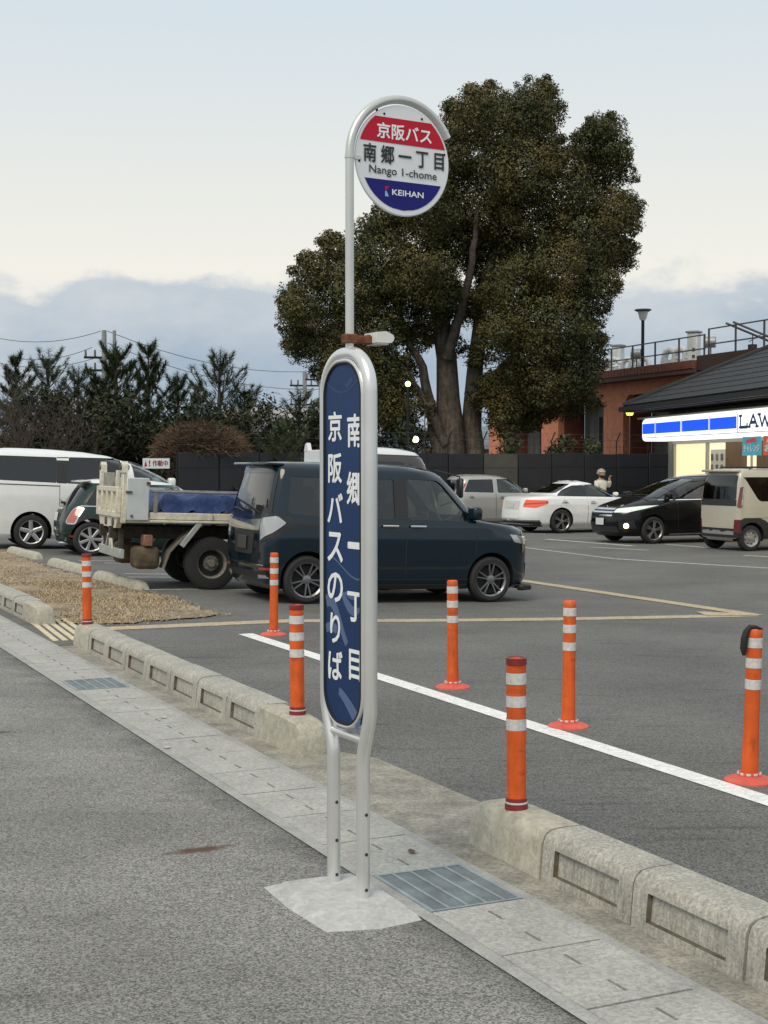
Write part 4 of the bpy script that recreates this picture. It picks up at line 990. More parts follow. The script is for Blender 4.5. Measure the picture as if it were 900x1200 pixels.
# --- dark green small hatchback with a white roof
def green_hatch():
    c = Car(3.70, 1.70, 1.42, 2.47, .70, .315,
        xf=[(.16, 1.66), (.24, 1.80), (.45, 1.85), (.62, 1.83), (.74, 1.72), (.82, 1.50), (.88, 1.20), (.92, .92), (1.0, .78), (1.2, .56), (1.32, .42), (1.38, .20), (1.42, -.2)],
        xr=[(.16, -1.60), (.24, -1.78), (.40, -1.85), (.62, -1.85), (.78, -1.80), (.90, -1.74), (1.2, -1.52), (1.33, -1.40), (1.39, -1.34), (1.42, -1.1)],
        w_=[(.16, .76), (.26, .82), (.5, .85), (.7, .845), (.88, .80), (.92, .775), (1.28, .62), (1.34, .58), (1.39, .50), (1.42, .32)], rf=(.5, .4), rr=(.32, .30), bow=(.14, .10))
    root = empty('parked_car', (0, 0, 0), 0, 'small dark green hatchback with a white roof between the minivan and the dump truck', 'car', 'parked cars')
    pm = paintmat('paint_racing_green', (.008, .026, .020), rough=.2, coat=.3, spec=.4); wm = paintmat('paint_roof_white', (.70, .71, .70))
    SW = [(-1.42, .945), (-.42, .94), (-.42, 1.29), (-1.18, 1.29)]; SF = [(-.34, .94), (.66, .94), (.40, 1.24), (.30, 1.29), (-.34, 1.29)]
    build_body(c, root, pm, (.16, 1.42), .365, [(SW, M_privacy), (SF, M_glass)], [(-.62, .96), (.62, .96), (.52, 1.28), (-.52, 1.28)], [(-.60, .94), (.60, .94), (.52, 1.27), (-.52, 1.27)], (-1.55, .80, .45, 1.36))
    r_ = c.loft([1.335, 1.36, 1.385, 1.405, 1.42], -.006); r_.bm.transform(Matrix.Translation((0, 0, .006))); r_.build('roof_panel', wm, root)
    add_wheels(root, c, 'petal7', .225, M_alloy, .19)
    seats(root, [(.0, 0), (-.8, 0)], zb=.46, wheel=(.42, -.34, .82))
    for k in ('R', 'L'):
        n = 20; ax0 = c.ax[1]
        for ax in c.ax:
            P = [(ax + .375 * math.cos(a), .32 + .375 * math.sin(a)) for a in np.linspace(R(-12), R(192), n)] + [(ax + .45 * math.cos(a), .32 + .44 * math.sin(a)) for a in np.linspace(R(192), R(-12), n)]
            P = [(a, max(z, .18)) for a, z in P]
            for i in range(n - 1):
                q = [P[i], P[i + 1], P[2 * n - 2 - i], P[2 * n - 1 - i]]
                if abs(q[0][1] - q[2][1]) + abs(q[0][0] - q[2][0]) > .01: c.patch('arch_trim', k, q, M_trimblack, root, off=.012, skirt=.01)
        c.patch('belt_chrome_strip', k, [(-1.62, .905), (.80, .905), (.80, .920), (-1.60, .922)], M_chrome, root, off=.008)
        c.patch('sill_trim', k, [(-.82, .19), (.76, .19), (.76, .26), (-.82, .26)], M_trimblack, root, off=.01)
        gap(c, root, k, [(-.40, .30), (-.40, .90)])
    for sg in (-1, 1):
        q = [(sg * .70, .60), (sg * .88, .60), (sg * .90, .86), (sg * .74, .87)]
        c.patch('tail_light_ring', 'B', [(sg * .68, .575), (sg * .91, .575), (sg * .93, .885), (sg * .72, .895)], M_chrome, root, off=.010, rad=.07, grid=.05); c.patch('tail_light', 'B', q, mat('pink_red_lens', (.48, .12, .09), .15, coat=1), root, off=.020, rad=.05, grid=.05)
        c.patch('headlight', 'F', [(sg * .5, .56), (sg * .72, .56), (sg * .8, .74), (sg * .52, .75)], M_lens, root, off=.01, rad=.08)
    plate(root, c.P('B', .001, .70) + Vector((-.02, 0, 0)), 0, R(8))
    c.patch('plate_surround', 'B', [(-.30, .58), (.30, .58), (.30, .83), (-.30, .83)], M_trimblack, root, off=.005, rad=.03)
    c.patch('plate_chrome_bar', 'B', [(-.28, .835), (.28, .835), (.28, .87), (-.28, .87)], M_chrome, root, off=.014, rad=.01)
    c.patch('rear_bumper_trim', 'B', [(-1.0, .20), (1.0, .20), (1.0, .30), (-1.0, .30)], M_trimblack, root, off=.010); c.patch('reflector', 'B', [(-.95, .34), (-.75, .34), (-.75, .375), (-.95, .375)], M_taillens, root, off=.01)
    b = MB(); b.box((0, 0, 0), (.22, 1.02, .03), bevel=.01); b.build('roof_spoiler', wm, root, (-1.40, 0, 1.375), (0, R(-6), 0))
    b = MB(); b.tube([(-1.70, -.5, .22), (-1.86, -.5, .22)], .035, 12); b.build('exhaust_tip', M_chrome, root)
    b = MB(); b.box((0, 0, 0), (.10, .05, .04), bevel=.012); b.tube([(0, .05, .02), (-.03, .2, .05), (0, .45, .06)], .008, 6); b.build('rear_wiper', M_trimblack, root, (-1.72, 0, .96))
    mirror(c, root, .62, .98, pm, (.11, .18, .13), .1)
    place_by_wheel(root, c, HEAD, at(106, 650, 26.0), (1, 'R')); return root
green_hatch()

# --- silver hatchback behind the white sedan
def silver_hatch():
    c = Car(3.60, 1.62, 1.62, 2.45, .66, .285,
        xf=[(.2, 1.66), (.28, 1.77), (.5, 1.80), (.72, 1.76), (.86, 1.60), (.95, 1.25), (1.0, 1.0), (1.05, .92), (1.3, .58), (1.48, .30), (1.56, .05), (1.60, -.25), (1.62, -.6)],
        xr=[(.2, -1.66), (.3, -1.78), (.6, -1.80), (.95, -1.76), (1.4, -1.56), (1.53, -1.46), (1.59, -1.36), (1.62, -1.15)],
        w_=[(.2, .74), (.28, .79), (.6, .81), (.95, .80), (1.04, .775), (1.45, .66), (1.54, .60), (1.59, .50), (1.62, .34)], rf=(.5, .4), rr=(.3, .28), bow=(.12, .08))
    root = empty('parked_car', (0, 0, 0), 0, 'silver small hatchback half hidden behind the boot of the white sedan', 'car', 'parked cars')
    pm = paintmat('paint_silver', (.42, .41, .385), rough=.32, metal=.4)
    A = [(-1.40, 1.09), (-.42, 1.06), (-.42, 1.47), (-1.20, 1.46)]; B = [(-.28, 1.06), (.90, 1.04), (.60, 1.30), (.28, 1.47), (-.28, 1.48)]
    build_body(c, root, pm, (.2, 1.62), .33, [(A, M_privacy), (B, M_glass)], [(-.62, 1.08), (.62, 1.08), (.52, 1.48), (-.52, 1.48)], [(-.6, 1.06), (.6, 1.06), (.5, 1.46), (-.5, 1.46)], (-1.5, .85, .5, 1.55))
    add_wheels(root, c, 'steel', .18, M_alloy, .165); seats(root, [(.05, 0), (-.8, 0)], zb=.6, wheel=(.5, -.34, .98))
    for k in ('R', 'L'):
        gap(c, root, k, [(-.35, .3), (-.35, 1.05)]); handle(c, root, -.14, .92, pm, .16, k); handle(c, root, -1.16, .94, pm, .16, k)
    for sg in (-1, 1): c.patch('tail_light', 'B', [(sg * .62, .95), (sg * .84, .95), (sg * .80, 1.35), (sg * .68, 1.35)], M_taillens, root, off=.01, rad=.03); c.patch('headlight', 'F', [(sg * .5, .72), (sg * 1.0, .80), (sg * 1.0, .92), (sg * .55, .86)], M_lens, root, off=.01, rad=.03)
    mirror(c, root, .78, 1.08, pm)
    p = at(581, 600, 44.2); root.location = (p.x, p.y, gz(p.x, p.y)); root.rotation_euler = (0, 0, R(20)); return root
silver_hatch()

# --- white saloon
def white_saloon():
    c = Car(4.92, 1.85, 1.47, 2.94, .84, .335,
        xf=[(.18, 2.25), (.26, 2.40), (.48, 2.46), (.66, 2.42), (.78, 2.22), (.88, 1.75), (.94, 1.25), (.98, 1.02), (1.15, .66), (1.32, .26), (1.40, .0), (1.45, -.3), (1.47, -.55)],
        xr=[(.18, -2.20), (.26, -2.38), (.42, -2.46), (.62, -2.44), (.86, -2.40), (.98, -2.38), (1.02, -2.28), (1.045, -1.85), (1.10, -1.62), (1.30, -1.15), (1.40, -.88), (1.45, -.70), (1.47, -.62)],
        w_=[(.18, .82), (.28, .895), (.55, .925), (.80, .92), (.96, .885), (1.02, .84), (1.10, .79), (1.34, .64), (1.41, .57), (1.45, .47), (1.47, .3)], rf=(.65, .5), rr=(.55, .42), bow=(.14, .12))
    root = empty('parked_car', (0, 0, 0), 0, 'white saloon with orange-red tail lights parked between silver hatchback and black minivan', 'car', 'parked cars')
    pm = paintmat('paint_white', (.82, .83, .83))
    A = [(-1.42, 1.04), (-.48, 1.02), (-.48, 1.345), (-.80, 1.33), (-1.15, 1.20)]; B = [(-.42, 1.02), (.88, .99), (.60, 1.14), (.28, 1.28), (-.05, 1.36), (-.42, 1.355)]
    build_body(c, root, pm, (.18, 1.47), .385, [(A, M_privacy), (B, M_glass)], [(-.72, 1.0), (.72, 1.0), (.54, 1.37), (-.54, 1.37)], [(-.70, 1.12), (.70, 1.12), (.52, 1.38), (-.52, 1.38)], (-1.6, 1.0, .5, 1.41))
    add_wheels(root, c, 'twin5', .245, mat('alloy_mid', (.30, .30, .31), .3, .8), .21); seats(root, [(.15, 0), (-.75, 0)], zb=.48, wheel=(.6, -.36, .86))
    for k in ('R', 'L'):
        gap(c, root, k, [(-.45, .3), (-.45, 1.0)]); gap(c, root, k, [(-1.35, .75), (-1.2, 1.0)]); handle(c, root, -.28, .86, pm, .2, k); handle(c, root, -1.2, .88, pm, .2, k)
        c.patch('window_trim', k, [(-.48, 1.02), (-.42, 1.02), (-.42, 1.355), (-.48, 1.345)], M_trimblack, root, off=.003, skirt=0)
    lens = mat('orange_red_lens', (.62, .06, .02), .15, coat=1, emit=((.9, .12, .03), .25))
    for sg in (-1, 1):
        c.patch('tail_light', 'B', [(sg * .56, .74), (sg * .95, .72), (sg * 1.30, .84), (sg * 1.26, .92), (sg * .62, .94)], lens, root, off=.010, rad=.04, grid=.06)
        c.patch('tail_light_band', 'B', [(sg * .60, .80), (sg * 1.26, .85), (sg * 1.26, .87), (sg * .61, .83)], M_taillens, root, off=.014, skirt=0)
        c.patch('headlight', 'F', [(sg * .6, .62), (sg * 1.15, .70), (sg * 1.1, .82), (sg * .65, .74)], M_lens, root, off=.01, rad=.03)
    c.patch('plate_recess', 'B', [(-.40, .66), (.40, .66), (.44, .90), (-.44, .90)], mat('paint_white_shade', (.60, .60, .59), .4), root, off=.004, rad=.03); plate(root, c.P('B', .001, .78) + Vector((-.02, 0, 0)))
    c.patch('rear_diffuser', 'B', [(-1.1, .20), (1.1, .20), (1.05, .36), (-1.05, .36)], M_trimblack, root, off=.010, rad=.03); c.patch('bumper_chrome_strip', 'B', [(-1.08, .35), (1.08, .35), (1.06, .385), (-1.06, .385)], M_chrome, root, off=.016)
    mirror(c, root, .78, 1.03, pm, (.11, .2, .13), .12)
    place_by_wheel(root, c, R(25), at(658, 626, 39.5), (1, 'R')); return root
white_saloon()

# --- black minivan facing the camera side
def black_minivan():
    c = Car(4.83, 1.80, 1.69, 2.90, .96, .33,
        xf=[(.18, 2.24), (.26, 2.36), (.5, 2.41), (.72, 2.38), (.84, 2.28), (.94, 2.05), (1.04, 1.70), (1.10, 1.50), (1.30, 1.02), (1.48, .55), (1.58, .18), (1.64, -.15), (1.69, -.7)],
        xr=[(.18, -2.24), (.3, -2.38), (.7, -2.42), (1.1, -2.34), (1.5, -2.12), (1.6, -2.02), (1.66, -1.85), (1.69, -1.6)],
        w_=[(.18, .80), (.28, .87), (.55, .90), (.85, .895), (1.04, .86), (1.12, .83), (1.50, .70), (1.59, .64), (1.65, .54), (1.69, .36)], rf=(.62, .46), rr=(.3, .26), bow=(.16, .06))
    root = empty('parked_car', (0, 0, 0), 0, 'black minivan with a lit fog lamp facing out of its bay', 'car', 'parked cars')
    pm = paintmat('paint_black', (.006, .006, .007), rough=.18, coat=.2, spec=.3)
    T = [(.78, 1.10), (1.36, 1.08), (.98, 1.30), (.80, 1.34)]; A = [(-.25, 1.10), (.68, 1.10), (.70, 1.40), (.52, 1.50), (-.25, 1.54)]; B = [(-1.35, 1.12), (-.36, 1.10), (-.36, 1.54), (-1.35, 1.53)]; D = [(-2.05, 1.16), (-1.45, 1.12), (-1.45, 1.52), (-1.95, 1.48)]
    build_body(c, root, pm, (.18, 1.69), .38, [(T, M_privacy), (A, M_privacy), (B, M_privacy), (D, M_privacy)], [(-.76, 1.13), (.76, 1.13), (.60, 1.57), (-.60, 1.57)], [(-.68, 1.15), (.68, 1.15), (.55, 1.55), (-.55, 1.55)], (-2.1, 1.35, .5, 1.62))
    add_wheels(root, c, 'twin5', .235, mat('alloy_cut', (.32, .32, .33), .3, .8), .20); seats(root, [(.35, 0), (-.6, 0), (-1.5, 0)], zb=.55, wheel=(.85, -.38, .98))
    for k in ('R', 'L'):
        gap(c, root, k, [(.74, .32), (.76, 1.08)]); gap(c, root, k, [(-.30, .32), (-.30, 1.10)]); handle(c, root, -.12, .97, pm, .2, k)
        c.patch('window_chrome_strip', k, [(-2.05, 1.085), (1.42, 1.045), (1.42, 1.060), (-2.05, 1.10)], M_chrome, root, off=.008); c.patch('sill_chrome_strip', k, [(-1.1, .235), (.98, .22), (.98, .245), (-1.1, .26)], M_chrome, root, off=.012)
    lit = mat('headlight_lens', (.75, .80, .74), .1, coat=1, emit=((.8, .95, .85), .10))
    for sg in (-1, 1):
        c.patch('headlight', 'F', [(sg * .44, .75), (sg * .80, .76), (sg * 1.15, .85), (sg * 1.34, .935), (sg * .95, .91), (sg * .46, .84)], lit, root, off=.010, rad=.025, grid=.06)
        c.patch('fog_lamp_bezel', 'F', [(sg * .62, .34), (sg * 1.05, .38), (sg * 1.0, .58), (sg * .62, .52)], M_trimblack, root, off=.006, rad=.04)
    for sg in (-1, 1):
        p = c.P('F', sg * .80, .44); n = c.N('F', sg * .80, .44)
        b = MB(); b.lathe([(.0, .02), (.05, .015), (.065, .0), (.0, -.02)], 16, Matrix.Translation(p + n * .012) @ n.to_track_quat('Z', 'Y').to_matrix().to_4x4()); b.build('fog_lamp', emission('fog_lamp_glow', (1, .74, .36), 5.0) if sg > 0 else M_lens, root)
    for i, z in enumerate((.66, .735, .81)): c.patch('grille_bar', 'F', [(-.42, z), (.42, z), (.44, z + .038), (-.44, z + .038)], M_chrome, root, off=.016, rad=.008)
    c.patch('grille', 'F', [(-.46, .60), (.46, .60), (.50, .90), (-.50, .90)], M_trimblack, root, off=.006, rad=.03); c.patch('grille_chrome_arc', 'F', [(-.50, .885), (.50, .885), (.46, .93), (-.46, .93)], M_chrome, root, off=.012, rad=.01)
    c.patch('lower_grille', 'F', [(-.60, .28), (.60, .28), (.56, .42), (-.56, .42)], M_trimblack, root, off=.006, rad=.02)
    plate(root, c.P('F', .001, .53) + Vector((.02, 0, 0)))
    b = MB(); b.lathe([(0, .012), (.045, .01), (.05, 0)], 18, Matrix.Translation(c.P('F', .001, .87) + Vector((.01, 0, 0))) @ Matrix.Rotation(R(90), 4, 'Y')); b.build('badge', M_chrome, root)
    mirror(c, root, 1.02, 1.12, pm, (.13, .23, .16), .13)
    b = MB(); b.tube([(1.50, -.6, 1.14), (1.42, -.1, 1.17)], .012, 6); b.tube([(1.46, .05, 1.17), (1.42, .6, 1.18)], .012, 6); b.build('wipers', M_trimblack, root)
    place_by_wheel(root, c, R(25) + math.pi, at(766, 640, 34.2), (0, 'L')); return root
black_minivan()

# --- beige kei van seen from its back corner
def beige_van():
    c = Car(3.40, 1.475, 1.83, 2.495, .50, .29,
        xf=[(.22, 1.60), (.3, 1.68), (.6, 1.70), (.95, 1.66), (1.05, 1.50), (1.12, 1.25), (1.2, 1.12), (1.6, .86), (1.72, .72), (1.79, .52), (1.83, .2)],
        xr=[(.22, -1.62), (.3, -1.69), (.55, -1.70), (1.0, -1.69), (1.5, -1.65), (1.70, -1.60), (1.78, -1.56), (1.815, -1.5), (1.83, -1.3)],
        w_=[(.22, .68), (.3, .72), (.6, .737), (1.0, .735), (1.15, .722), (1.62, .67), (1.72, .645), (1.79, .59), (1.82, .5), (1.83, .4)], rf=(.3, .26), rr=(.10, .11), bow=(.06, .04))
    root = empty('parked_car', (0, 0, 0), 0, 'beige boxy small van with black arches seen from behind, far right', 'car', 'parked cars')
    pm = paintmat('paint_beige', (.47, .44, .36), rough=.32)
    A = [(-1.50, 1.30), (-1.40, 1.16), (-1.12, 1.10), (-.62, 1.10), (-.62, 1.62), (-1.48, 1.63)]; B = [(-.52, 1.10), (.20, 1.10), (.20, 1.63), (-.52, 1.62)]; D = [(.30, 1.10), (1.08, 1.12), (.86, 1.50), (.76, 1.62), (.30, 1.63)]
    A = [(-1.42, 1.58), (-1.12, 1.14), (-1.04, 1.10), (-.62, 1.10), (-.62, 1.64), (-1.50, 1.64)]
    build_body(c, root, pm, (.22, 1.83), .345, [(A, M_privacy), (B, M_privacy), (D, M_glass)], [(-.6, 1.2), (.6, 1.2), (.54, 1.68), (-.54, 1.68)], [(-.645, 1.14), (.645, 1.14), (.61, 1.68), (-.61, 1.68)], (-1.58, 1.0, .5, 1.77))
    add_wheels(root, c, 'steel', .19, mat('steel_wheel', (.36, .36, .36), .4, .6), .16); seats(root, [(.2, 0), (-.7, 0)], zb=.66, wheel=(.62, -.33, 1.05))
    for k in ('R', 'L'):
        for ax in c.ax:
            P0 = [(ax + .34 * math.cos(a), .30 + .34 * math.sin(a)) for a in np.linspace(R(-5), R(185), 12)]; P1 = [(ax + .52 * (1 if math.cos(a) > 0 else -1) if abs(math.cos(a)) > .75 else ax + .48 * math.cos(a) / .75 * .75 * 1.05, .30 + min(.43, .50 * math.sin(a) + .02)) for a in np.linspace(R(-5), R(185), 12)]
            P1 = [(max(-1.60, x), max(.24, z)) for x, z in P1]
            for i in range(11): c.patch('arch_trim', k, [P0[i], P0[i + 1], P1[i + 1], P1[i]], M_trimblack, root, off=.012, skirt=.01)
        c.patch('sill_trim', k, [(-.74, .235), (.70, .235), (.70, .34), (-.74, .34)], M_trimblack, root, off=.012)
        gap(c, root, k, [(-.57, .4), (-.57, 1.64)]); gap(c, root, k, [(-1.5, .735), (-.6, .735)], .008)
    dl = mat('dark_red_lens', (.13, .014, .016), .15, coat=1)
    for sg in (-1, 1):
        c.patch('tail_light', 'B', [(sg * .68, .98), (sg * .75, .96), (sg * .80, 1.0), (sg * .79, 1.42), (sg * .70, 1.42)], dl, root, off=.014, rad=.03, grid=.05); c.patch('tail_light_edge', 'B', [(sg * .765, 1.0), (sg * .80, 1.0), (sg * .79, 1.40), (sg * .76, 1.40)], M_lens, root, off=.018, skirt=.01)
        c.patch('bumper_lamp', 'B', [(sg * .60, .42), (sg * .78, .42), (sg * .78, .70), (sg * .62, .70)], dl, root, off=.014, rad=.02)
    c.patch('tailgate_trim', 'B', [(-.66, 1.0), (.66, 1.0), (.65, 1.14), (-.65, 1.14)], M_trimblack, root, off=.006); c.patch('rear_bumper_trim', 'B', [(-.78, .30), (.78, .30), (.78, .50), (-.78, .50)], M_trimblack, root, off=.012)
    c.patch('skid_plate', 'B', [(-.60, .36), (.56, .36), (.56, .43), (.30, .45), (.25, .41), (.1, .45), (-.1, .45), (-.2, .41), (-.4, .45), (-.60, .44)], M_alloy, root, off=.020)
    b = MB(); b.box((0, 0, 0), (.24, 1.18, .05), bevel=.015); b.build('roof_spoiler', pm, root, (-1.60, 0, 1.775))
    for sg in (-1, 1):
        b = MB(); b.tube([(-1.25, sg * .56, 1.815), (-1.2, sg * .56, 1.855), (.35, sg * .56, 1.87), (.45, sg * .55, 1.82)], .018, 8); b.build('roof_rail', M_trimblack, root)
    b = MB(); b.tube([(-1.20, .1, 1.83), (-1.38, .1, 2.05)], .006, 5); b.build('aerial', M_trimblack, root); b = MB(); b.box((0, 0, 0), (.10, .20, .05), bevel=.01); b.build('roof_box', M_trimblack, root, (-1.05, -.25, 1.85))
    mirror(c, root, .95, 1.15, pm)
    place_by_wheel(root, c, R(22), at(880, 646, 31.3), (1, 'R')); return root
beige_van()

# --- white dump truck, back end towards the camera
def dump_truck():
    class T: pass
    c = T(); c.ax = (1.45, -1.05); c.tw = .70; c.r = .355; c.Wd = 1.70
    root = empty('dump_truck', (0, 0, 0), 0, 'white small dump truck carrying a blue tarpaulin, tail towards the wheel stops', 'truck')
    tw = mat('truck_cream', (.58, .55, .45), .6, n=(8, .12), speck=(30, .1)); tg = mat('truck_grey_panel', (.50, .53, .54), .5, n=(5, .08)); td_ = mat('truck_rusty', (.10, .075, .05), .85, n=(20, .4)); ch = mat('chassis_dirt', (.045, .038, .032), .9, n=(12, .4))
    hw_ = .85
    # bed floor and sides
    RX_ = -2.28
    b = MB(); b.box((-.90, 0, .905), (2.68, 1.66, .05), bevel=.01); b.build('bed_floor', tw, root)
    for sy in (-1, 1):
        b = MB(); b.box((-.75, sy * (hw_ - .02), .975), (2.32, .04, .09), bevel=.006); b.box((-.75, sy * (hw_ + .006), .905), (2.32, .05, .03), bevel=.006)
        for x in (-1.1, -.4, .3): b.box((x, sy * (hw_ + .012), .975), (.05, .03, .09), bevel=.004)
        b.build('bed_side', tw, root)
        b = MB(); b.box((RX_ + .20, sy * (hw_ + .003), 1.19), (.30, .05, .56), bevel=.012); b.build('corner_panel', tg, root)
        b = MB(); b.box((RX_ + .335, sy * (hw_ + .036), 1.40), (.05, .015, .04)); b.box((RX_ + .08, sy * (hw_ + .034), 1.28), (.08, .02, .03)); b.box((RX_ + .12, sy * (hw_ + .034), .97), (.03, .02, .03)); b.build('latch', td_, root)
        b = MB(); b.box((RX_ + .03, sy * (hw_ - .06), 1.20), (.06, .13, .66), bevel=.012)
        b.prism([(-.075, 1.53), (.075, 1.53), (.055, 1.63), (.0, 1.68), (-.055, 1.64)], lambda a, z, d: Vector((d, sy * (hw_ - .06) + a, z)), RX_ - .01, RX_ + .07)
        b.build('gate_post', tw, root)
        b = MB(); b.tube([(RX_ - .03, sy * (hw_ - .06), 1.60), (RX_ + .09, sy * (hw_ - .06), 1.60)], .035, 12); b.build('gate_hinge', td_, root)
    # tailgate with ribs and openings
    g = MB()
    g.box((RX_ - .03, 0, .98), (.06, 1.56, .08), bevel=.01); g.box((RX_ - .03, 0, 1.31), (.06, 1.56, .07), bevel=.01)
    for y in (-.74, -.38, 0, .38, .74): g.box((RX_ - .03, y, 1.15), (.06, .09, .30), bevel=.008)
    g.box((RX_ - .005, 0, 1.15), (.02, 1.5, .30)); gate = g.build('tailgate', tw, root)
    for y in (-.62, .62):
        b = MB(); b.box((RX_ - .02, y, 1.44), (.05, .08, .24), bevel=.008); b.build('gate_upright', tw, gate)
    b = MB(); b.box((RX_ - .015, .05, 1.42), (.03, .70, .22), bevel=.006); b.build('gate_board', mat('board_grey', (.27, .26, .22), .9, n=(6, .25), speck=(30, .2)), gate)
    b = MB(); b.prism([(-.72, .94), (-.58, .80), (.58, .80), (.72, .94)], lambda a, z, d: Vector((d, a, z)), RX_ - .03, RX_ + .04); b.build('gate_apron', tw, root)
    for y in (-.42, .1):
        b = MB(); b.tube([(RX_ - .05, y, .875), (RX_ - .02, y, .875)], .05, 14); b.build('tail_light', mat('dull_lamp', (.10, .06, .045), .4), root)
    # tarpaulin heap
    bm = bmesh.new(); bmesh.ops.create_grid(bm, x_segments=40, y_segments=18, size=1)
    for v in bm.verts:
        x, y = v.co.x, v.co.y; e = max(abs(x), abs(y)); k = 1 - max(0, (e - .82) / .18) ** 2
        v.co = Vector((-.72 + x * 1.10, y * .80, 1.02 + .24 * k + .03 * math.sin(9 * x + 3 * y) * k + .025 * math.sin(17 * x - 11 * y) + .02 * math.sin(31 * x) * (1 - k)))
    b = MB(); b.bm.free(); b.bm = bm; b.build('tarpaulin', mat('tarp_blue', (.008, .030, .12), .55, n=(9, .25), bump=(14, .8, .03)), root, sharp=80)
    b = MB(); b.box((-.75, -.83, 1.295), (2.28, .05, .03), bevel=.01); b.box((-.75, .83, 1.295), (2.28, .05, .03), bevel=.01); b.box((-1.84, -.835, 1.15), (.05, .03, .27)); b.box((-1.84, .835, 1.15), (.05, .03, .27)); b.build('bed_rail', mat('grey_rail', (.2, .2, .18), .8, n=(15, .2)), root)
    # chassis, bumper bar, mudguards, lamps
    b = MB()
    for sy in (-1, 1): b.box((-.3, sy * .36, .74), (4.1, .07, .16))
    for x in (-1.8, -.9, .2, 1.2): b.box((x, 0, .74), (.08, .75, .12))
    b.box((-1.05, 0, .36), (.16, 1.3, .14), bevel=.04); b.box((-.3, .1, .55), (.5, .5, .35), bevel=.03); b.build('chassis', ch, root)
    b = MB(); b.box((RX_ + .02, -.02, .47), (.06, 1.60, .12), bevel=.006); b.build('bumper_bar', mat('galvanised', (.42, .43, .42), .5, .4, n=(9, .12)), root)
    for y in (-.5, .5): b = MB(); b.box((RX_ + .06, y, .62), (.06, .07, .34)); b.build('bumper_bracket', ch, root)
    b = MB(); b.prism([(-.08, .78), (.08, .78), (.055, .54), (-.055, .54)], lambda a, z, d: Vector((d, a, z)), RX_ + .0, RX_ + .04); b.tube([(RX_, -.26, .50), (RX_, -.10, .70)], .014, 6); b.tube([(RX_, .26, .50), (RX_, .10, .70)], .014, 6); b.build('tow_hook', tw, root)
    for sy in (-1, 1):
        b = MB(); b.box((RX_ + .36, sy * .72, .65), (.12, .22, .15), bevel=.01); b.build('tail_lamp_box', mat('faded_lens', (.24, .11, .08), .5, n=(20, .2)), root)
        b = MB(); b.box((RX_ + .36, sy * .62, .42), (.34, .40, .30), bevel=.07, seg=3); b.build('tool_box', mat('tank_brown', (.10, .075, .045), .85, n=(9, .4)), root)
        b = MB(); pts = [(-1.70, .28), (-1.62, .50), (-1.44, .70), (-1.18, .86)]
        for (x0, z0), (x1, z1) in zip(pts, pts[1:]): b.quad((x0, sy * .55, z0), (x1, sy * .55, z1), (x1, sy * .84, z1), (x0, sy * .84, z0))
        bmesh.ops.remove_doubles(b.bm, verts=b.bm.verts, dist=1e-4); bmesh.ops.solidify(b.bm, geom=b.bm.faces[:], thickness=.015); b.build('mudguard', mat('mudguard_dirt', (.17, .155, .125), .9, n=(9, .3)), root)
        b = MB(); b.box((-1.36, sy * .855, .74), (.07, .04, .40), Matrix.Rotation(R(38), 3, 'Y'), bevel=.005); b.build('mudguard_stay', mat('galvanised', (.42, .43, .42)), root)
    ty, rm = wheel_meshes(.355, .21, 'truck', .20, mat('truck_rim', (.16, .15, .13), .7, n=(20, .3)))
    for ax in c.ax:
        for sy in (-1, 1):
            wv = link('wheel', ty, root, (ax, sy * c.tw, .355), (0, random.uniform(0, 6), 0 if sy < 0 else math.pi)); link('rim', rm, wv)
    # cab
    cc = Car(1.56, 1.66, 2.0, 1.0, .3, .1, xf=[(.5, .74), (.6, .78), (1.1, .77), (1.25, .74), (1.75, .58), (1.86, .53), (1.94, .44), (1.985, .28), (2.0, .1)], xr=[(.5, -.76), (.6, -.78), (1.8, -.75), (1.93, -.70), (1.98, -.6), (2.0, -.45)], w_=[(.5, .78), (.6, .82), (1.2, .82), (1.78, .735), (1.86, .71), (1.94, .65), (1.98, .55), (2.0, .42)], rf=(.22, .2), rr=(.08, .1), bow=(.06, .02))
    cab_ = empty('cab', (1.55, 0, 0)); cab_.parent = root; wm = paintmat('paint_roof_white', (.7, .71, .7)); bp = paintmat('cab_dark_brown', (.045, .036, .034))
    cb = cc.loft([.5, .6, .8, 1.0, 1.1, 1.25, 1.45, 1.65, 1.78, 1.86, 1.90, 1.94, 1.97, 1.985, 2.0]); cb.build('cab_shell', bp, cab_)  # cab shell coloured dark brown below the white roof panel
    r_ = cc.loft([1.895, 1.92, 1.94, 1.96, 1.985, 2.0], -.006); r_.bm.transform(Matrix.Translation((0, 0, .006))); r_.build('roof_panel', wm, cab_)
    for k in ('R', 'L'): cc.patch('window', k, [(-.62, 1.22), (.24, 1.22), (.14, 1.80), (-.62, 1.80)], M_privacy, cab_, off=.006, rad=.03); cc.patch('quarter_window', k, [(.30, 1.22), (.56, 1.22), (.40, 1.68), (.22, 1.80)], M_privacy, cab_, off=.006, rad=.03)
    cc.patch('windscreen', 'F', [(-.66, 1.24), (.66, 1.24), (.58, 1.80), (-.58, 1.80)], M_winds, cab_, off=.006, rad=.04); cc.patch('rear_window', 'B', [(-.5, 1.40), (.5, 1.40), (.48, 1.78), (-.48, 1.78)], M_privacy, cab_, off=.006, rad=.04)
    b = MB(); b.tube([(.55, -.66, 1.80), (.30, -.76, 2.46)], .006, 5); b.build('aerial', M_dark, cab_)
    for sy in (-1, 1):
        b = MB(); b.tube([(.62, sy * .72, 1.70), (.95, sy * .86, 1.62), (.95, sy * .86, 1.30), (.70, sy * .78, 1.2)], .012, 6); b.box((.95, sy * .88, 1.46), (.06, .16, .28), bevel=.02); b.build('side_mirror', M_trimblack, cab_)
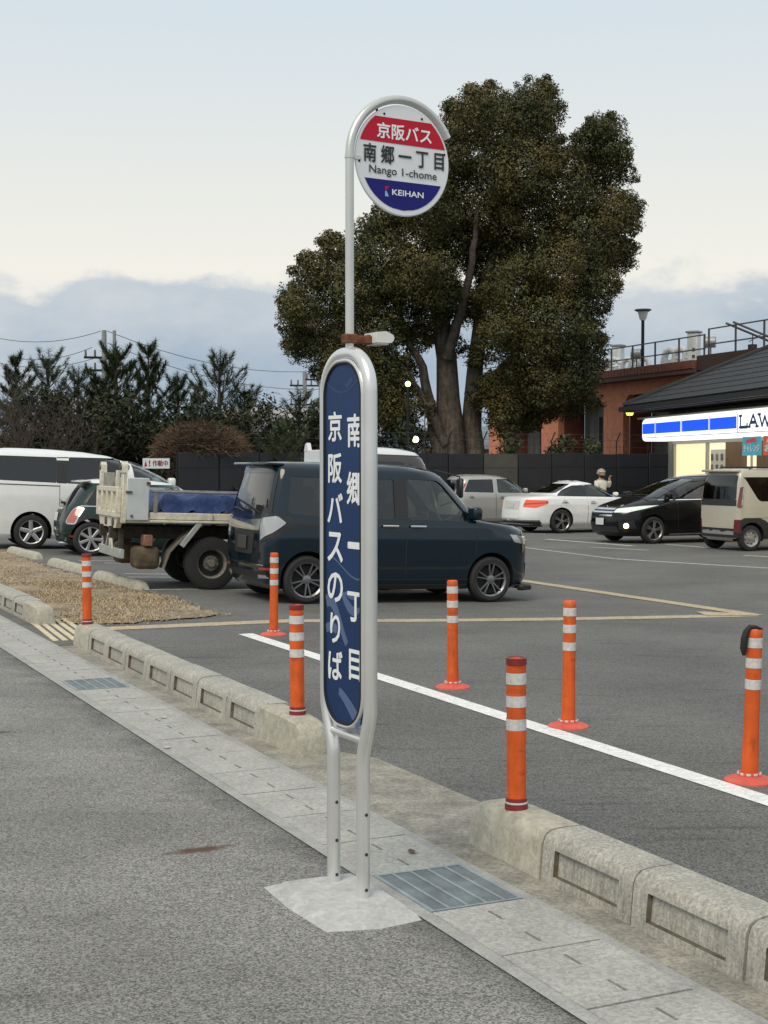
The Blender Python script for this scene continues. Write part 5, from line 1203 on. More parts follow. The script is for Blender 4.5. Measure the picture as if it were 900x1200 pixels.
    # headboard behind the cab
    b = MB(); b.box((.74, 0, 1.45), (.05, 1.64, 1.0), bevel=.01)
    for y in (-.72, .72): b.prism([(-.10, 1.94), (.10, 1.94), (.05, 2.04), (-.02, 2.06)], lambda a, z, d: Vector((d, y + a, z)), .71, .77)
    b.build('headboard', paintmat('paint_roof_white', (.7, .71, .7)), root)
    place_by_wheel(root, c, HEAD, at(247, 690, 18.9), (1, 'R')); return root
dump_truck()
# ------------------------------------------------------------------ boundary fence
M_panel = mat('fence_panel_black', (.012, .013, .018), .6, n=(2, .2)); M_panel2 = mat('fence_panel_grey', (.065, .06, .05), .6, n=(2, .2)); M_wire = mat('wire', (.10, .10, .10), .6, .5)
FA, FB = Vector((-6.2, 42.6)), Vector((10.4, 49.9)); fd = (FB - FA).normalized(); FLn = (FB - FA).length; fang = math.atan2(fd.y, fd.x)
fence = empty('fence', (FA.x, FA.y, -.3), fang, 'long black panel fence with barbed wire along the back of the car park', 'fence')
pw = FLn / 14
pm_ = MB(); pm_.box((0, 0, 0), (pw - .05, .04, 2.3), bevel=.006)
for z in (-.7, .0, .7): pm_.box((0, -.025, z), (pw - .06, .015, .02))
pme = pm_.mesh('panel', M_panel); pmB = pme.copy(); pmB.materials[0] = M_panel2
psm = MB(); psm.box((0, .05, 1.15), (.06, .06, 2.3)); psm.tube([(0, .05, 2.3), (.02, .05, 2.75), (.12, -.02, 3.05)], .022, 6); psm = psm.mesh('post', M_dark)
for i in range(14):
    light = i in (8,)
    link('panel', pmB if light else pme, fence, ((i + .5) * pw, 0, 1.17 + random.uniform(-.02, .02)))
for i in range(15): link('post', psm, fence, (i * pw, 0, 0))
for k, z in enumerate((2.55, 2.78, 2.98)):
    b = MB(); b.tube([(i * pw, .05 - .03 * k, z - .02 * (i % 2)) for i in range(15)], .006, 4); b.build('wire', M_wire, fence)
# sign board on the left part of the fence
e = at(183, 543, 41.5); sb = empty('warning_sign', e, R(24), 'small white warning board with red lettering left of the black fence', 'sign')
b = MB(); b.box((0, 0, 0), (.80, .02, .30)); b.build('sign_board', M_signwhite, sb)
MX = Matrix(((1, 0, 0, 0), (0, 0, -1, -.0125), (0, 1, 0, 0), (0, 0, 0, 1)))
b = MB(); lettering(b, '作動中', MX, width=.46, height=.17, cx=.12, cy=0, offset=.03); b.build('lettering', mat('dark_red_letter', (.22, .02, .02), .6), sb)
b = MB(); lettering(b, '!', MX, height=.17, cx=-.2, cy=0, offset=.05); b.poly([(-.36, -.0125, -.09), (-.27, -.0125, -.09), (-.315, -.0125, .09)]); b.build('warning_mark', M_red, sb)
for x in (-.36, .36):
    b = MB(); b.box((0, 0, 0), (.05, .05, e.z + .3)); b.build('post', M_dark, sb, (x, .04, -(e.z + .3) / 2))

# ------------------------------------------------------------------ foliage
def leafmat(name, ca, cb, isl=.55, scale=.5, rough=.6):
    m = mat(name, ca, rough, n=(scale, .2), island=isl, spec=.25); t = m.node_tree
    # two leaf colours mixed in patches through the crown
    geo = [x for x in t.nodes if x.type == 'NEW_GEOMETRY'][0]
    nz = t.nodes.new('ShaderNodeTexNoise'); nz.inputs['Scale'].default_value = scale * .8; nz.inputs['Detail'].default_value = 3; t.links.new(geo.outputs['Position'], nz.inputs['Vector'])
    rp = t.nodes.new('ShaderNodeValToRGB'); rp.color_ramp.elements[0].position = .4; rp.color_ramp.elements[0].color = (*ca, 1); rp.color_ramp.elements[1].position = .62; rp.color_ramp.elements[1].color = (*cb, 1)
    t.links.new(nz.outputs['Fac'], rp.inputs[0])
    first = [x for x in t.nodes if x.type == 'VECT_MATH' and not x.inputs[0].is_linked][0]; t.links.new(rp.outputs[0], first.inputs[0])
    return m
def leaf_cloud(cl, dens, ln, wd, fill=.5, up=.25):
    """cl: rows (x, y, z, rx, ry, rz); leaves are small rhombi near the shells of the clumps. -> verts, quads"""
    Vs = []
    for c in cl:
        c = np.array(c); n = max(8, int(dens * (c[3] * c[4] * c[5]) ** (2 / 3)))
        d = rng.normal(size=(n, 3)); d /= np.linalg.norm(d, axis=1)[:, None]
        rad = fill + (1.08 - fill) * rng.random(n) ** .6
        rad *= 1 + .16 * np.sin(d[:, 0] * 7 + c[0] * 3) * np.sin(d[:, 1] * 6 + c[2]) + .10 * np.sin(d[:, 2] * 11 + c[0])
        p = c[:3] + d * rad[:, None] * c[3:6]
        nrm = d + rng.normal(size=(n, 3)) * .55 + np.array([0, 0, up]); nrm /= np.linalg.norm(nrm, axis=1)[:, None]
        a = np.cross(nrm, rng.normal(size=(n, 3))); a /= np.linalg.norm(a, axis=1)[:, None]; b_ = np.cross(nrm, a)
        L_ = ln * (.6 + .8 * rng.random(n))[:, None]; w_ = wd * (.6 + .8 * rng.random(n))[:, None]
        Vs.append(np.stack([p - a * L_ / 2, p + b_ * w_ / 2 + nrm * w_ * .2, p + a * L_ / 2, p - b_ * w_ / 2 + nrm * w_ * .2], 1).reshape(-1, 3))
    V = np.concatenate(Vs); return V, np.arange(len(V)).reshape(-1, 4)
def limb(b, pts, r0, r1, n=9, wob=.06):
    P = []; N = 14
    pts = [Vector(p) for p in pts]
    for i in range(N + 1):
        f = i / N * (len(pts) - 1); k = min(int(f), len(pts) - 2); p = pts[k].lerp(pts[k + 1], f - k)
        P.append(p + Vector((random.uniform(-wob, wob), random.uniform(-wob, wob), 0)) * (0 if i in (0, N) else 1))
    b.tube(P, [r0 + (r1 - r0) * (i / N) ** .8 for i in range(N + 1)], n)
# --- the big camphor tree: clumps placed as they stand in the crown
TD = 57.0; ppm = F / TD
base = at(543, 544, TD); base.z = -.62
tree = empty('broadleaf_tree', base, 0, 'huge dark evergreen tree with several thick trunks behind the black fence', 'tree')
rows = [(350, 358, 27), (340, 378, 18), (332, 350, 12), (368, 318, 25), (392, 296, 22), (385, 282, 13), (372, 390, 33), (410, 345, 42), (352, 405, 22), (404, 420, 36), (378, 432, 20), (440, 395, 42), (432, 452, 30), (455, 480, 26), (450, 300, 42), (428, 272, 20), (470, 250, 30),
        (452, 258, 18), (500, 240, 44), (495, 320, 44), (480, 200, 26), (525, 190, 40), (545, 150, 34), (560, 128, 30), (575, 110, 16), (590, 150, 36), (628, 118, 26), (640, 104, 14), (622, 140, 30), (650, 135, 18), (608, 200, 48), (560, 240, 48), (640, 175, 24), (655, 220, 46), (620, 270, 52),
        (690, 170, 24), (705, 152, 22), (722, 150, 17), (720, 180, 24), (700, 205, 34), (735, 205, 14), (722, 250, 34), (738, 245, 16), (742, 268, 12), (690, 280, 44), (725, 300, 24), (660, 320, 50), (704, 335, 28), (700, 362, 20), (600, 340, 46), (650, 380, 48), (690, 400, 26), (620, 415, 44), (676, 440, 32), (640, 452, 34), (700, 425, 14), (690, 470, 15), (664, 478, 20), (600, 460, 34), (615, 490, 22), (575, 455, 22), (590, 500, 18),
        (540, 290, 34), (576, 300, 34), (520, 350, 26), (470, 345, 34), (585, 390, 32), (560, 418, 18), (475, 430, 18), (515, 262, 30), (505, 370, 24), (545, 360, 26), (530, 405, 18), (488, 395, 22), (575, 345, 26), (455, 440, 30), (470, 470, 18), (410, 455, 24), (462, 500, 16), (440, 478, 16), (452, 455, 26), (468, 490, 22), (485, 470, 16), (500, 520, 18), (418, 470, 18), (590, 478, 26), (630, 480, 22), (560, 470, 14)]
cl = []
for (u, v, r_) in rows:
    for k in range(2 if r_ > 20 else 1):
        dep = random.uniform(-.8, .8) * 4.2 * (1 - .25 * k); dd = TD + dep * (1 if r_ > 24 else .5)
        p = at(u, v, dd) - base; rr = r_ * dd / F * random.uniform(.80, .98)
        cl.append((p.x, p.y, p.z, rr, rr * 1.05, rr * .95))
        # ragged outer sprays
        for _ in range(9):
            a, e_ = random.uniform(0, 6.28), random.uniform(-.5, 1.3); q = rr * random.uniform(.80, 1.16)
            s_ = rr * random.uniform(.16, .36); cl.append((p.x + q * math.cos(a) * math.cos(e_), p.y + q * math.sin(a) * math.cos(e_), p.z + q * math.sin(e_), s_, s_, s_ * .85))
M_camphor = leafmat('camphor_leaves', (.058, .066, .024), (.102, .086, .030), .6, .6)
V, Fc = leaf_cloud(cl, 2600, .105, .06, .40); print('leaves', len(Fc))
link('crown', np_mesh('crown', V, Fc, M_camphor), tree)
tag(bpy.data.objects['crown'], kind=None)
tk = MB()
T = lambda u, v, d=0: at(u, v, TD + d) - base
limb(tk, [T(527, 560), T(528, 500), T(524, 430), T(515, 350), T(505, 280), T(520, 200)], .68, .16, 12)
limb(tk, [T(556, 560, .3), T(552, 480, .4), T(556, 420), T(566, 340), T(590, 260), T(610, 160)], .50, .12, 10)
limb(tk, [T(515, 540, -.2), T(505, 480, -.3), T(494, 430, -.6), T(478, 400, -.6), T(462, 340, -.5)], .30, .08)
limb(tk, [T(522, 520, -.4), T(500, 475, -.8), T(480, 440, -1), T(440, 400, -.6)], .24, .07)
limb(tk, [T(556, 470), T(600, 420, .5), T(650, 370, .8), T(690, 310, .6)], .26, .06)
limb(tk, [T(560, 410), T(620, 300, -.5), T(680, 220, -.8)], .2, .05)
limb(tk, [T(524, 420, -.5), T(550, 330, -1.2), T(560, 240, -1.5)], .26, .08)
limb(tk, [T(510, 400), T(420, 360), T(370, 330)], .16, .05)
tk.build('trunk', M_bark, tree, sharp=80)
# undergrowth at the tree's foot
for (u, v, r_, lab, col) in ((478, 510, 26, 'dark shrub at the left foot of the huge tree', (.022, .030, .012)), (497, 480, 16, 'ivy-like brown shrub climbing the left trunk of the huge tree', (.055, .045, .022)), (592, 522, 22, 'low bushy shrub right of the huge tree trunk', (.035, .042, .016)), (660, 520, 20, 'small shrub in front of the brick building pillar', (.03, .04, .016)), (690, 524, 14, 'thin weedy shrub below the brick building opening', (.045, .05, .02))):
    p = at(u, v, 53.0); rr = r_ * 53 / F; sh = empty('shrub', (p.x, p.y, -.55), 0, lab, 'shrub', 'shrubs behind the fence')
    c = [(random.uniform(-.6, .6) * rr, random.uniform(-.5, .5) * rr, p.z + .55 + random.uniform(-.7, .5) * rr, rr * .6, rr * .6, rr * .6) for _ in range(7)] + [(0, 0, (p.z + .5) * .5, rr * .7, rr * .7, (p.z + .5) * .5)]
    V, Fc = leaf_cloud(c, 330, .2, .09, .3); link('foliage', np_mesh('foliage', V, Fc, leafmat('shrub_' + str(u), col, tuple(x * 1.3 for x in col))), sh)
    b = MB(); b.tube([(0, 0, 0), (.03, .02, p.z + .4)], [.05, .02], 6); b.build('stem', M_bark, sh)

# --- pines on the left
M_needle = leafmat('pine_needles', (.034, .056, .024), (.058, .072, .030), .6, .8)
M_needle2 = leafmat('pine_needles_dark', (.026, .044, .020), (.044, .056, .024), .6, .8)
def pine(Hh, seed, spread=1.5, full=1.0):
    r_ = random.Random(seed); b = MB(); b.tube([(0, 0, 0), (.06, .03, Hh * .4), (-.04, .02, Hh * .75), (0, 0, Hh)], [.14, .11, .06, .02], 8)
    V, Fc = [], []
    def tuft(p, d, ln, n=26):
        d = d.normalized()
        for _ in range(n):
            q = (d * r_.uniform(.35, 1.1) + Vector((r_.gauss(0, 1), r_.gauss(0, 1), r_.gauss(0, 1))) * .42).normalized(); o = p - d * r_.uniform(0, ln * .8)
            s_ = q.orthogonal().normalized() * .011; i = len(V); V.extend([o - s_, o + s_, o + q * ln]); Fc.append((i, i + 1, i + 2))
    z = Hh * .16
    while z < Hh:
        k = 1 - z / Hh; nb = r_.randint(4, 6) if k > .06 else 3; a0 = r_.uniform(0, 6.28)
        for j in range(nb):
            a = a0 + j * 6.283 / nb + r_.uniform(-.3, .3); L_ = (.32 + spread * k ** .75) * r_.uniform(.45, 1.25); el = .25 + .65 * (1 - k) + r_.uniform(-.15, .2)
            d = Vector((math.cos(a) * math.cos(el), math.sin(a) * math.cos(el), math.sin(el))); p0 = Vector((0, 0, z)); m = p0 + d * L_ * .5; p1 = p0 + d * L_ + Vector((0, 0, .18 * L_)); b.tube([p0, m, p1], [.035 * (k + .3), .025 * (k + .3), .012], 5)
            nt_ = int((7 + 8 * k) * full)
            for t in range(nt_):
                f = .25 + .75 * (t + 1) / nt_; side = Vector((-d.y, d.x, 0)) * r_.uniform(-.35, .35) * L_ * (1.1 - f) * 1.2; p = p0.lerp(p1, f) + side + Vector((0, 0, r_.uniform(0, .12)))
                tuft(p + Vector((0, 0, .10)), Vector((d.x * .5, d.y * .5, .9)) + side * .4, r_.uniform(.14, .25), 24)
        z += Hh * r_.uniform(.075, .115)
    tuft(Vector((0, 0, Hh + .1)), Vector((0, 0, 1)), .4, 40); tuft(Vector((0, 0, Hh + .32)), Vector((0, 0, 1)), .3, 26)
    return b, V, Fc
pines = []
for i, (h_, sp, fu) in enumerate(((6.2, 2.1, 1.5), (5.4, 2.3, 1.3), (5.9, 1.9, 1.4))):
    b, V, Fc = pine(6.0, 20 + i, sp, fu); pines.append((b.mesh('trunk', M_pinebark, 80), np_mesh('needles', V, Fc, M_needle if i < 2 else M_needle2)))
PL = [(18, 418, 52, 2, 'first dark pine from the left, behind the bare tree'), (57, 407, 50, 0, 'second pine from the left, tall and dark above the white minivan'), (92, 428, 53, 1, 'shorter pine just left of the utility pole'), (135, 402, 49, 0, 'tall bushy pine directly beside the utility pole'), (174, 404, 51, 2, 'dense pine right of the utility pole, above the dump truck gate'), (208, 436, 54, 1, 'short pine between the dense pine and the brown bush'), (232, 448, 52, 2, 'low dark pine above the brown bush'),
      (258, 409, 48, 1, 'open-topped pine with spread branches above the fence start'), (286, 448, 50, 0, 'small pine at the right end of the pine row'), (112, 440, 47, 2, 'low dark pine in front of the utility pole')]
for (u, v, D, k, lab) in PL:
    p = at(u, v, D); H_ = p.z + .6; o = empty('pine_tree', (p.x, p.y, -.6), random.uniform(0, 6.28), lab, 'pine', 'pines behind the car park'); s_ = H_ / 6.4; o.scale = (s_ * 1.15, s_ * 1.15, s_)
    link('trunk', pines[k][0], o); link('crown', pines[k][1], o)
for (u, v, D, lab) in ((352, 452, 46, 'lone small pine just left of the bus stop sign'), (330, 492, 44, 'lowest pine beside the lone pine, above the blue wagon roof'), (372, 488, 47, 'pine partly hidden behind the bus stop sign board')):
    p = at(u, v, D); H_ = p.z + .6; o = empty('pine_tree', (p.x, p.y, -.6), random.uniform(0, 6.28), lab, 'pine', 'pines behind the car park'); s_ = H_ / 6.4; o.scale = (s_ * 1.3, s_ * 1.3, s_)
    link('trunk', pines[1][0], o); link('crown', pines[1][1], o)
# dark evergreen understorey below the pines, one shrub after another
M_under = leafmat('understorey', (.022, .032, .015), (.040, .042, .020), .6, .6)
UL = ['dark evergreen shrub cut by the left edge under the first pine', 'dark shrub below the second pine, over the minivan roof', 'dark shrub below the short pine left of the utility pole', 'dark shrub at the foot of the tall utility pole', 'dark shrub left of the warning board', 'dark shrub behind the warning board', 'dark shrub just left of the withered brown bush', 'dark shrub behind the withered brown bush', 'dark shrub at the right side of the withered brown bush', 'dark shrub over the middle of the first black fence panels', 'dark shrub left of the lone small pine', 'dark shrub at the foot of the lone small pine', '']
for i, u in enumerate(range(-20, 400, 38)):
    D = 45.5 + (i % 3); v = random.uniform(455, 485); p = at(u, v, D); rr = 1.0
    sh = empty('shrub', (p.x, p.y, -.6), 0, UL[i], 'shrub', 'dark shrubs under the pines')
    c = [(random.uniform(-.8, .8), random.uniform(-.4, .4), .5 + random.uniform(0, p.z - .2), .65, .6, .6) for _ in range(14)]
    V, Fc = leaf_cloud(c, 420, .2, .07, .2); link('foliage', np_mesh('foliage', V, Fc, M_under), sh)
    b = MB(); b.tube([(0, 0, 0), (.05, 0, 1.6)], [.06, .02], 6); b.build('stem', M_bark, sh)
# the thicket further back that closes the gaps
c = [(random.uniform(-26, 2), random.uniform(57, 61), random.uniform(-.3, 3.2), random.uniform(1.0, 1.7), .9, random.uniform(.8, 1.3)) for _ in range(95)]
V, Fc = leaf_cloud(c, 300, .28, .12, .2); tag(link('thicket', np_mesh('thicket', V, Fc, M_under)), 'dark evergreen thicket behind the row of pines', 'thicket', kind='stuff')
# brown withered bush in front of them
p = at(236, 508, 44.0); bush = empty('withered_bush', (p.x, p.y, -.6), 0, 'rounded reddish brown withered bush above the start of the black fence', 'bush')
tw_ = []
for _ in range(5200):
    d = Vector((random.gauss(0, 1), random.gauss(0, 1), abs(random.gauss(0, 1)))).normalized(); q = Vector((d.x * 1.5, d.y * 1.2, d.z * 1.0)) * random.uniform(.5, 1.02); o = Vector((q.x, q.y, p.z - .1 + q.z)); dr_ = (d + Vector((random.gauss(0, .6), random.gauss(0, .6), random.gauss(-.2, .6)))).normalized(); tw_.append((o, dr_))
V, Fc = [], []
for o, d in tw_:
    s_ = d.orthogonal().normalized() * .014; i = len(V); V += [o - s_, o + s_, o + d * random.uniform(.15, .4)]; Fc.append((i, i + 1, i + 2))
link('twigs', np_mesh('twigs', V, Fc, mat('withered_twigs', (.085, .052, .028), .95, island=.5)), bush)
b = MB()
for _ in range(40):
    a = random.uniform(0, 6.28); b.tube([(0, 0, 0), (.5 * math.cos(a), .4 * math.sin(a), (p.z) * .6), (1.2 * math.cos(a), 1.0 * math.sin(a), p.z * random.uniform(.6, 1.2))], [.03, .02, .008], 4)
b.build('stem', M_pinebark, bush)
# bare tree at the far left
def bare_tree(loc, Hh, seed, lab, lean=.3):
    r_ = random.Random(seed); b = MB(); o = empty('bare_tree', loc, 0, lab, 'tree')
    def grow(p, d, L_, rad, depth):
        q = p + d * L_; b.tube([p, p.lerp(q, .5) + Vector((r_.uniform(-.06, .06), r_.uniform(-.06, .06), 0)) * L_, q], [rad, rad * .8, rad * .6], 5 if depth < 3 else 3, caps=False)
        if depth >= 6 or rad < .003: return
        for _ in range(3 if depth < 4 else 2): grow(q if r_.random() < .6 else p.lerp(q, r_.uniform(.5, .9)), (d + Vector((r_.gauss(0, .5), r_.gauss(0, .4), r_.gauss(.1, .3)))).normalized(), L_ * r_.uniform(.62, .88), max(.0065, rad * .6), depth + 1)
    for _ in range(4): grow(Vector((r_.uniform(-.2, .2), 0, 0)), Vector((r_.uniform(-.4, .5), r_.uniform(-.2, .2), 1)).normalized(), Hh * .24, .06, 0)
    b.build('trunk', mat('bare_twigs', (.075, .055, .042), .95), o, sharp=80); return o
p = at(20, 520, 43); bare_tree((p.x, p.y, -.6), 6.0, 5, 'leafless brown tree with fine twigs at the far left edge')
p = at(85, 520, 44); bare_tree((p.x, p.y, -.6), 3.4, 9, 'smaller leafless tree between pines above the white minivan')
p = at(170, 520, 43.5); bare_tree((p.x, p.y, -.6), 2.5, 12, 'low leafless brown bush beside the warning board')

# ------------------------------------------------------------------ utility poles and wires
def util_pole(u, vtop, D, lab, arms, r_=.14, twin=False):
    p = at(u, vtop, D); o = empty('utility_pole', (p.x, p.y, -.6), R(12), lab, 'utility pole'); H_ = p.z + .6; mp_ = mat('pole_concrete', (.27, .28, .29), .9)
    b = MB(); b.tube([(0, 0, 0), (0, 0, H_)], [r_ * 1.3, r_], 10); b.build('pole_shaft', mp_, o)
    if twin: b = MB(); b.tube([(.55, 0, H_ - 3.5), (.55, 0, H_)], r_ * .7, 8); b.build('pole_extension', mp_, o)
    for dz in arms:
        b = MB(); b.box((0, 0, H_ - dz), (2.2, .12, .12)); b.build('crossarm', M_dark, o)
        for x in (-1.0, -.5, .5, 1.0): b = MB(); b.tube([(x, 0, H_ - dz + .05), (x, 0, H_ - dz + .42)], [.07, .05], 6); b.build('insulator', mat('insulator', (.12, .11, .11), .4), o)
    return p
pA = util_pole(122, 387, 78, 'tall utility pole standing among the pines at left', (1.5, 2.2), .13, True)
pB = util_pole(357, 436, 105, 'distant utility pole with crossarms left of the bus stop sign', (1.0, 2.4, 4.2), .16)
pC = util_pole(376, 425, 100, 'distant utility pole half hidden by the bus stop sign board', (1.2,), .16)
for i, (a, c, sag, lab) in enumerate((((20, 420, 80), (108, 407, 78), .3, 'overhead wire between the left edge and the tall pole'), ((126, 402, 78), (470, 442, 100), 1.6, 'overhead wire sagging right from the tall pole to the big tree'), ((126, 388, 78), (460, 418, 100), 1.6, 'thin upper overhead wire right of the tall pole'), ((-20, 392, 80), (118, 388, 78), .5, 'uppermost overhead wire at the left edge'), ((285, 480, 95), (360, 452, 105), .6, 'wire dropping left from the distant pole'), ((285, 488, 95), (360, 462, 105), .6, 'lower wire dropping left from the distant pole'), ((-20, 420, 80), (110, 420, 78), .5, 'lowest overhead wire at the left edge'))):
    p, q = at(*a), at(*c); b = MB(); b.tube([p.lerp(q, t) - Vector((0, 0, sag * 4 * t * (1 - t))) for t in np.linspace(0, 1, 14)], .020, 5); tag(b.build('overhead_wire', mat('cable', (.16, .17, .18), .7)), lab, 'wire', 'overhead wires')

# ------------------------------------------------------------------ far hills and houses
hv = []; n = 90
b = MB(); rows_ = []
for i in range(n + 1):
    x = -700 + 1500 * i / n; u = 450 + F * x / 900
    hz = 16 + 26 * math.exp(-((u - 385) / 70) ** 2) + 14 * math.exp(-((u - 480) / 90) ** 2) + 6 * math.sin(i * .7) + 4 * math.sin(i * 1.9) + 20 * math.exp(-((u - 1100) / 300) ** 2)
    rows_.append([b.bm.verts.new((x, 900 + 90 * k + random.uniform(-10, 10), -2 + hz * (1 - abs(1 - k) ** 2 * .8 if k < 2 else .2) * (1 if 0 < k else 0) + random.uniform(-1, 1))) for k in (0, .5, 1, 2)])
for A, B in zip(rows_, rows_[1:]):
    for k in range(3): b.bm.faces.new((A[k], A[k + 1], B[k + 1], B[k]))
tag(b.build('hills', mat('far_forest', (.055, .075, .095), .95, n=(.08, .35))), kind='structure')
def house(u, v, D, wd, dp, h_, wallc, roofc, lab, rz=.2):
    p = at(u, v, D); o = empty('house', (p.x, p.y, -.6), rz, lab, 'house'); hh = p.z + .6
    b = MB(); b.box((0, 0, hh / 2), (wd, dp, hh)); wl = b.build('wall', mat('house_wall_' + str(u), wallc, .9, n=(1, .08)), o)
    b = MB(); b.prism([(-dp / 2 - .5, hh), (dp / 2 + .5, hh), (0, hh + h_)], lambda a, z, d: Vector((d, a, z)), -wd / 2 - .4, wd / 2 + .4); b.build('roof', mat('house_roof_' + str(u), roofc, .8, n=(2, .15)), o)
    for k in range(3):
        w_ = MB(); w_.box((-wd / 3 + k * wd / 3, -dp / 2 - .02, hh - 1.6), (1.5, .08, 1.1)); f = w_.build('window', M_trimblack, o)
        w_ = MB(); w_.box((-wd / 3 + k * wd / 3, -dp / 2 - .07, hh - 1.6), (1.35, .04, .95)); w_.build('pane', M_privacy, f)
house(335, 494, 92, 7, 6, .9, (.50, .48, .44), (.34, .33, .31), 'pale low house beyond the lone small pine')
house(374, 512, 72, 5, 5, 1.0, (.52, .52, .5), (.22, .23, .25), 'small pale house with a grey roof behind the sign board')
house(560, 527, 86, 5, 6, 1.4, (.30, .24, .22), (.17, .20, .23), 'small house with a slate roof seen past the huge tree trunk', -.3)

# ------------------------------------------------------------------ lit lamps shining through the tree
def lantern(u, v, D, lab, r_, st, pole_=True):
    p = at(u, v, D); o = empty('street_lamp', (p.x, p.y, -.6), 0, lab, 'street lamp', 'lit lamps behind the tree'); H_ = p.z + .6
    b = MB(); b.lathe([(0, -r_), (r_ * .7, -r_ * .7), (r_, 0), (r_ * .7, r_ * .7), (0, r_)], 16); b.build('lamp_globe', emission('lamp_glow_' + str(u), (.72, 1, .38), st), o, (0, 0, H_))
    b = MB(); b.tube([(0, 0, 0), (0, 0, H_ - r_ * .8)], .05, 8); b.build('pole', M_dark, o)
lantern(478, 450, 51, 'upper round lit lamp shining left of the huge tree trunks', .10, 5)
lantern(487, 515, 51, 'lower greenish lit lamp at the foot of the huge tree', .12, 5)

# ------------------------------------------------------------------ brick building
M_brick = mat('red_brick', (.58, .22, .125), .9, n=(3, .1), speck=(9, .12)); M_brickshade = mat('shaded_brick', (.20, .06, .04), .9, n=(3, .12)); M_bconc = mat('old_concrete', (.155, .155, .135), .92, n=(.8, .3), streak=(3, .35))
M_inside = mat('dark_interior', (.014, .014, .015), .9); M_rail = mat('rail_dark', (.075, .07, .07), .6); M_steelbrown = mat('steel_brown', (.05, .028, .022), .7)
bo = empty('brick_building', (5.4, 80.7, -.6), math.atan2(-.94, .34), 'red brick building with tall pillars and a railed flat roof behind the fence', 'building')
def BB(name, m, boxes, parent=bo, bevel=0.0):
    b = MB()
    for c, s_ in boxes: b.box(c, s_)
    return b.build(name, m, parent, bevel=bevel)
def XB(x0, x1, y0, y1, z0, z1): return (((x0 + x1) / 2, (y0 + y1) / 2, (z0 + z1) / 2), (x1 - x0, y1 - y0, z1 - z0))
piers = [(1.4, 3.3), (8.0, 9.9), (14.6, 16.45), (21.2, 23.0), (27.8, 29.6)]
for x0, x1 in piers: BB('pillar', M_brick, [XB(x0, x1, 0, .35, 0, 6.02)]); BB('pillar_return', M_brickshade, [XB(x0 + .02, x1 - .02, .35, 1.5, 0, 6.0)])  # returns get a darker brick, their shade painted into the colour
for (a, b_) in [(p[1], q[0]) for p, q in zip(piers, piers[1:])]:
    g = MB(); g.prism([(a, 6.02), (a, 4.95), (a + .45, 5.42), (b_ - .45, 5.42), (b_, 4.95), (b_, 6.02)], lambda x, z, d: Vector((x, d, z)), .003, .347); g.build('spandrel', M_brick, bo)
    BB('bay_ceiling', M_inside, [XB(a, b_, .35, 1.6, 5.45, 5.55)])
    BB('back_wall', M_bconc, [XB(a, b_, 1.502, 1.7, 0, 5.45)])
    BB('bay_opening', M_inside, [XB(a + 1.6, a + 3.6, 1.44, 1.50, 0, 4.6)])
    for k in range(3): BB('mullion', M_bconc, [XB(a + 2.1 + .5 * k, a + 2.16 + .5 * k, 1.38, 1.44, 0, 4.6)])
BB('roof_slab', mat('slab_shade', (.10, .05, .04), .9), [XB(0, 23.6, -.75, 12, 6.02, 6.2)])  # dark colour paints in the shadow under the roof overhang
bm_me = MB(); bm_me.box((0, 0, 0), (.27, .46, .34), bevel=.01); bm_me = bm_me.mesh('coping_brick', mat('coping_brick', (.17, .062, .042), .85, n=(5, .2)))
for k in range(80): link('coping_brick', bm_me, bo, (.2 + k * .293, -.56, 6.372), (random.uniform(-.01, .01), 0, 0))
BB('roof_deck', M_bconc, [XB(0, 23.6, -.3, 12, 6.202, 6.45)])
# railing along the roof edge
rl = empty('roof_railing', (0, -.2, 6.45)); rl.parent = bo
for i in range(13): BB('rail_post', M_rail, [XB(i * 1.95, i * 1.95 + .06, 0, .06, 0, 1.15)], rl)
for z in (.55, 1.12): BB('handrail', M_rail, [XB(0, 23.5, 0, .05, z, z + .05)], rl)
# dark steel stair head at the near end
st = empty('stair_frame', (0, 0, 0)); st.parent = bo
BB('steel_post', M_steelbrown, [XB(23.7, 23.95, -.5, -.25, 0, 6.6)], st); BB('steel_post', M_steelbrown, [XB(27.0, 27.25, -.5, -.25, 0, 6.9)], st)
BB('steel_deck', M_steelbrown, [XB(23.62, 32, -.6, 6, 6.24, 6.42)], st); BB('steel_fascia', M_steelbrown, [XB(23.62, 32, -.65, -.61, 6.1, 6.7)], st)
for i in range(5): BB('rail_post', M_rail, [XB(24.2 + i * 1.9, 24.26 + i * 1.9, -.5, -.44, 6.42, 7.75)], st)
for z in (7.1, 7.72): BB('handrail', M_rail, [XB(24.2, 32, -.5, -.45, z, z + .05)], st)
b = MB()
for dx in (0, .5): b.tube([(25.2 + dx, -.3, 7.9), (28.0 + dx, 1.2, 6.5)], .05, 6)
b.build('stair_rail', M_rail, st)
def roof_thing(name, u, v, lab, cat, D=66):
    p = at(u, v, D); return empty(name, p, R(-14), lab, cat)
M_unit = mat('unit_white', (.70, .72, .72), .6, n=(2, .1))
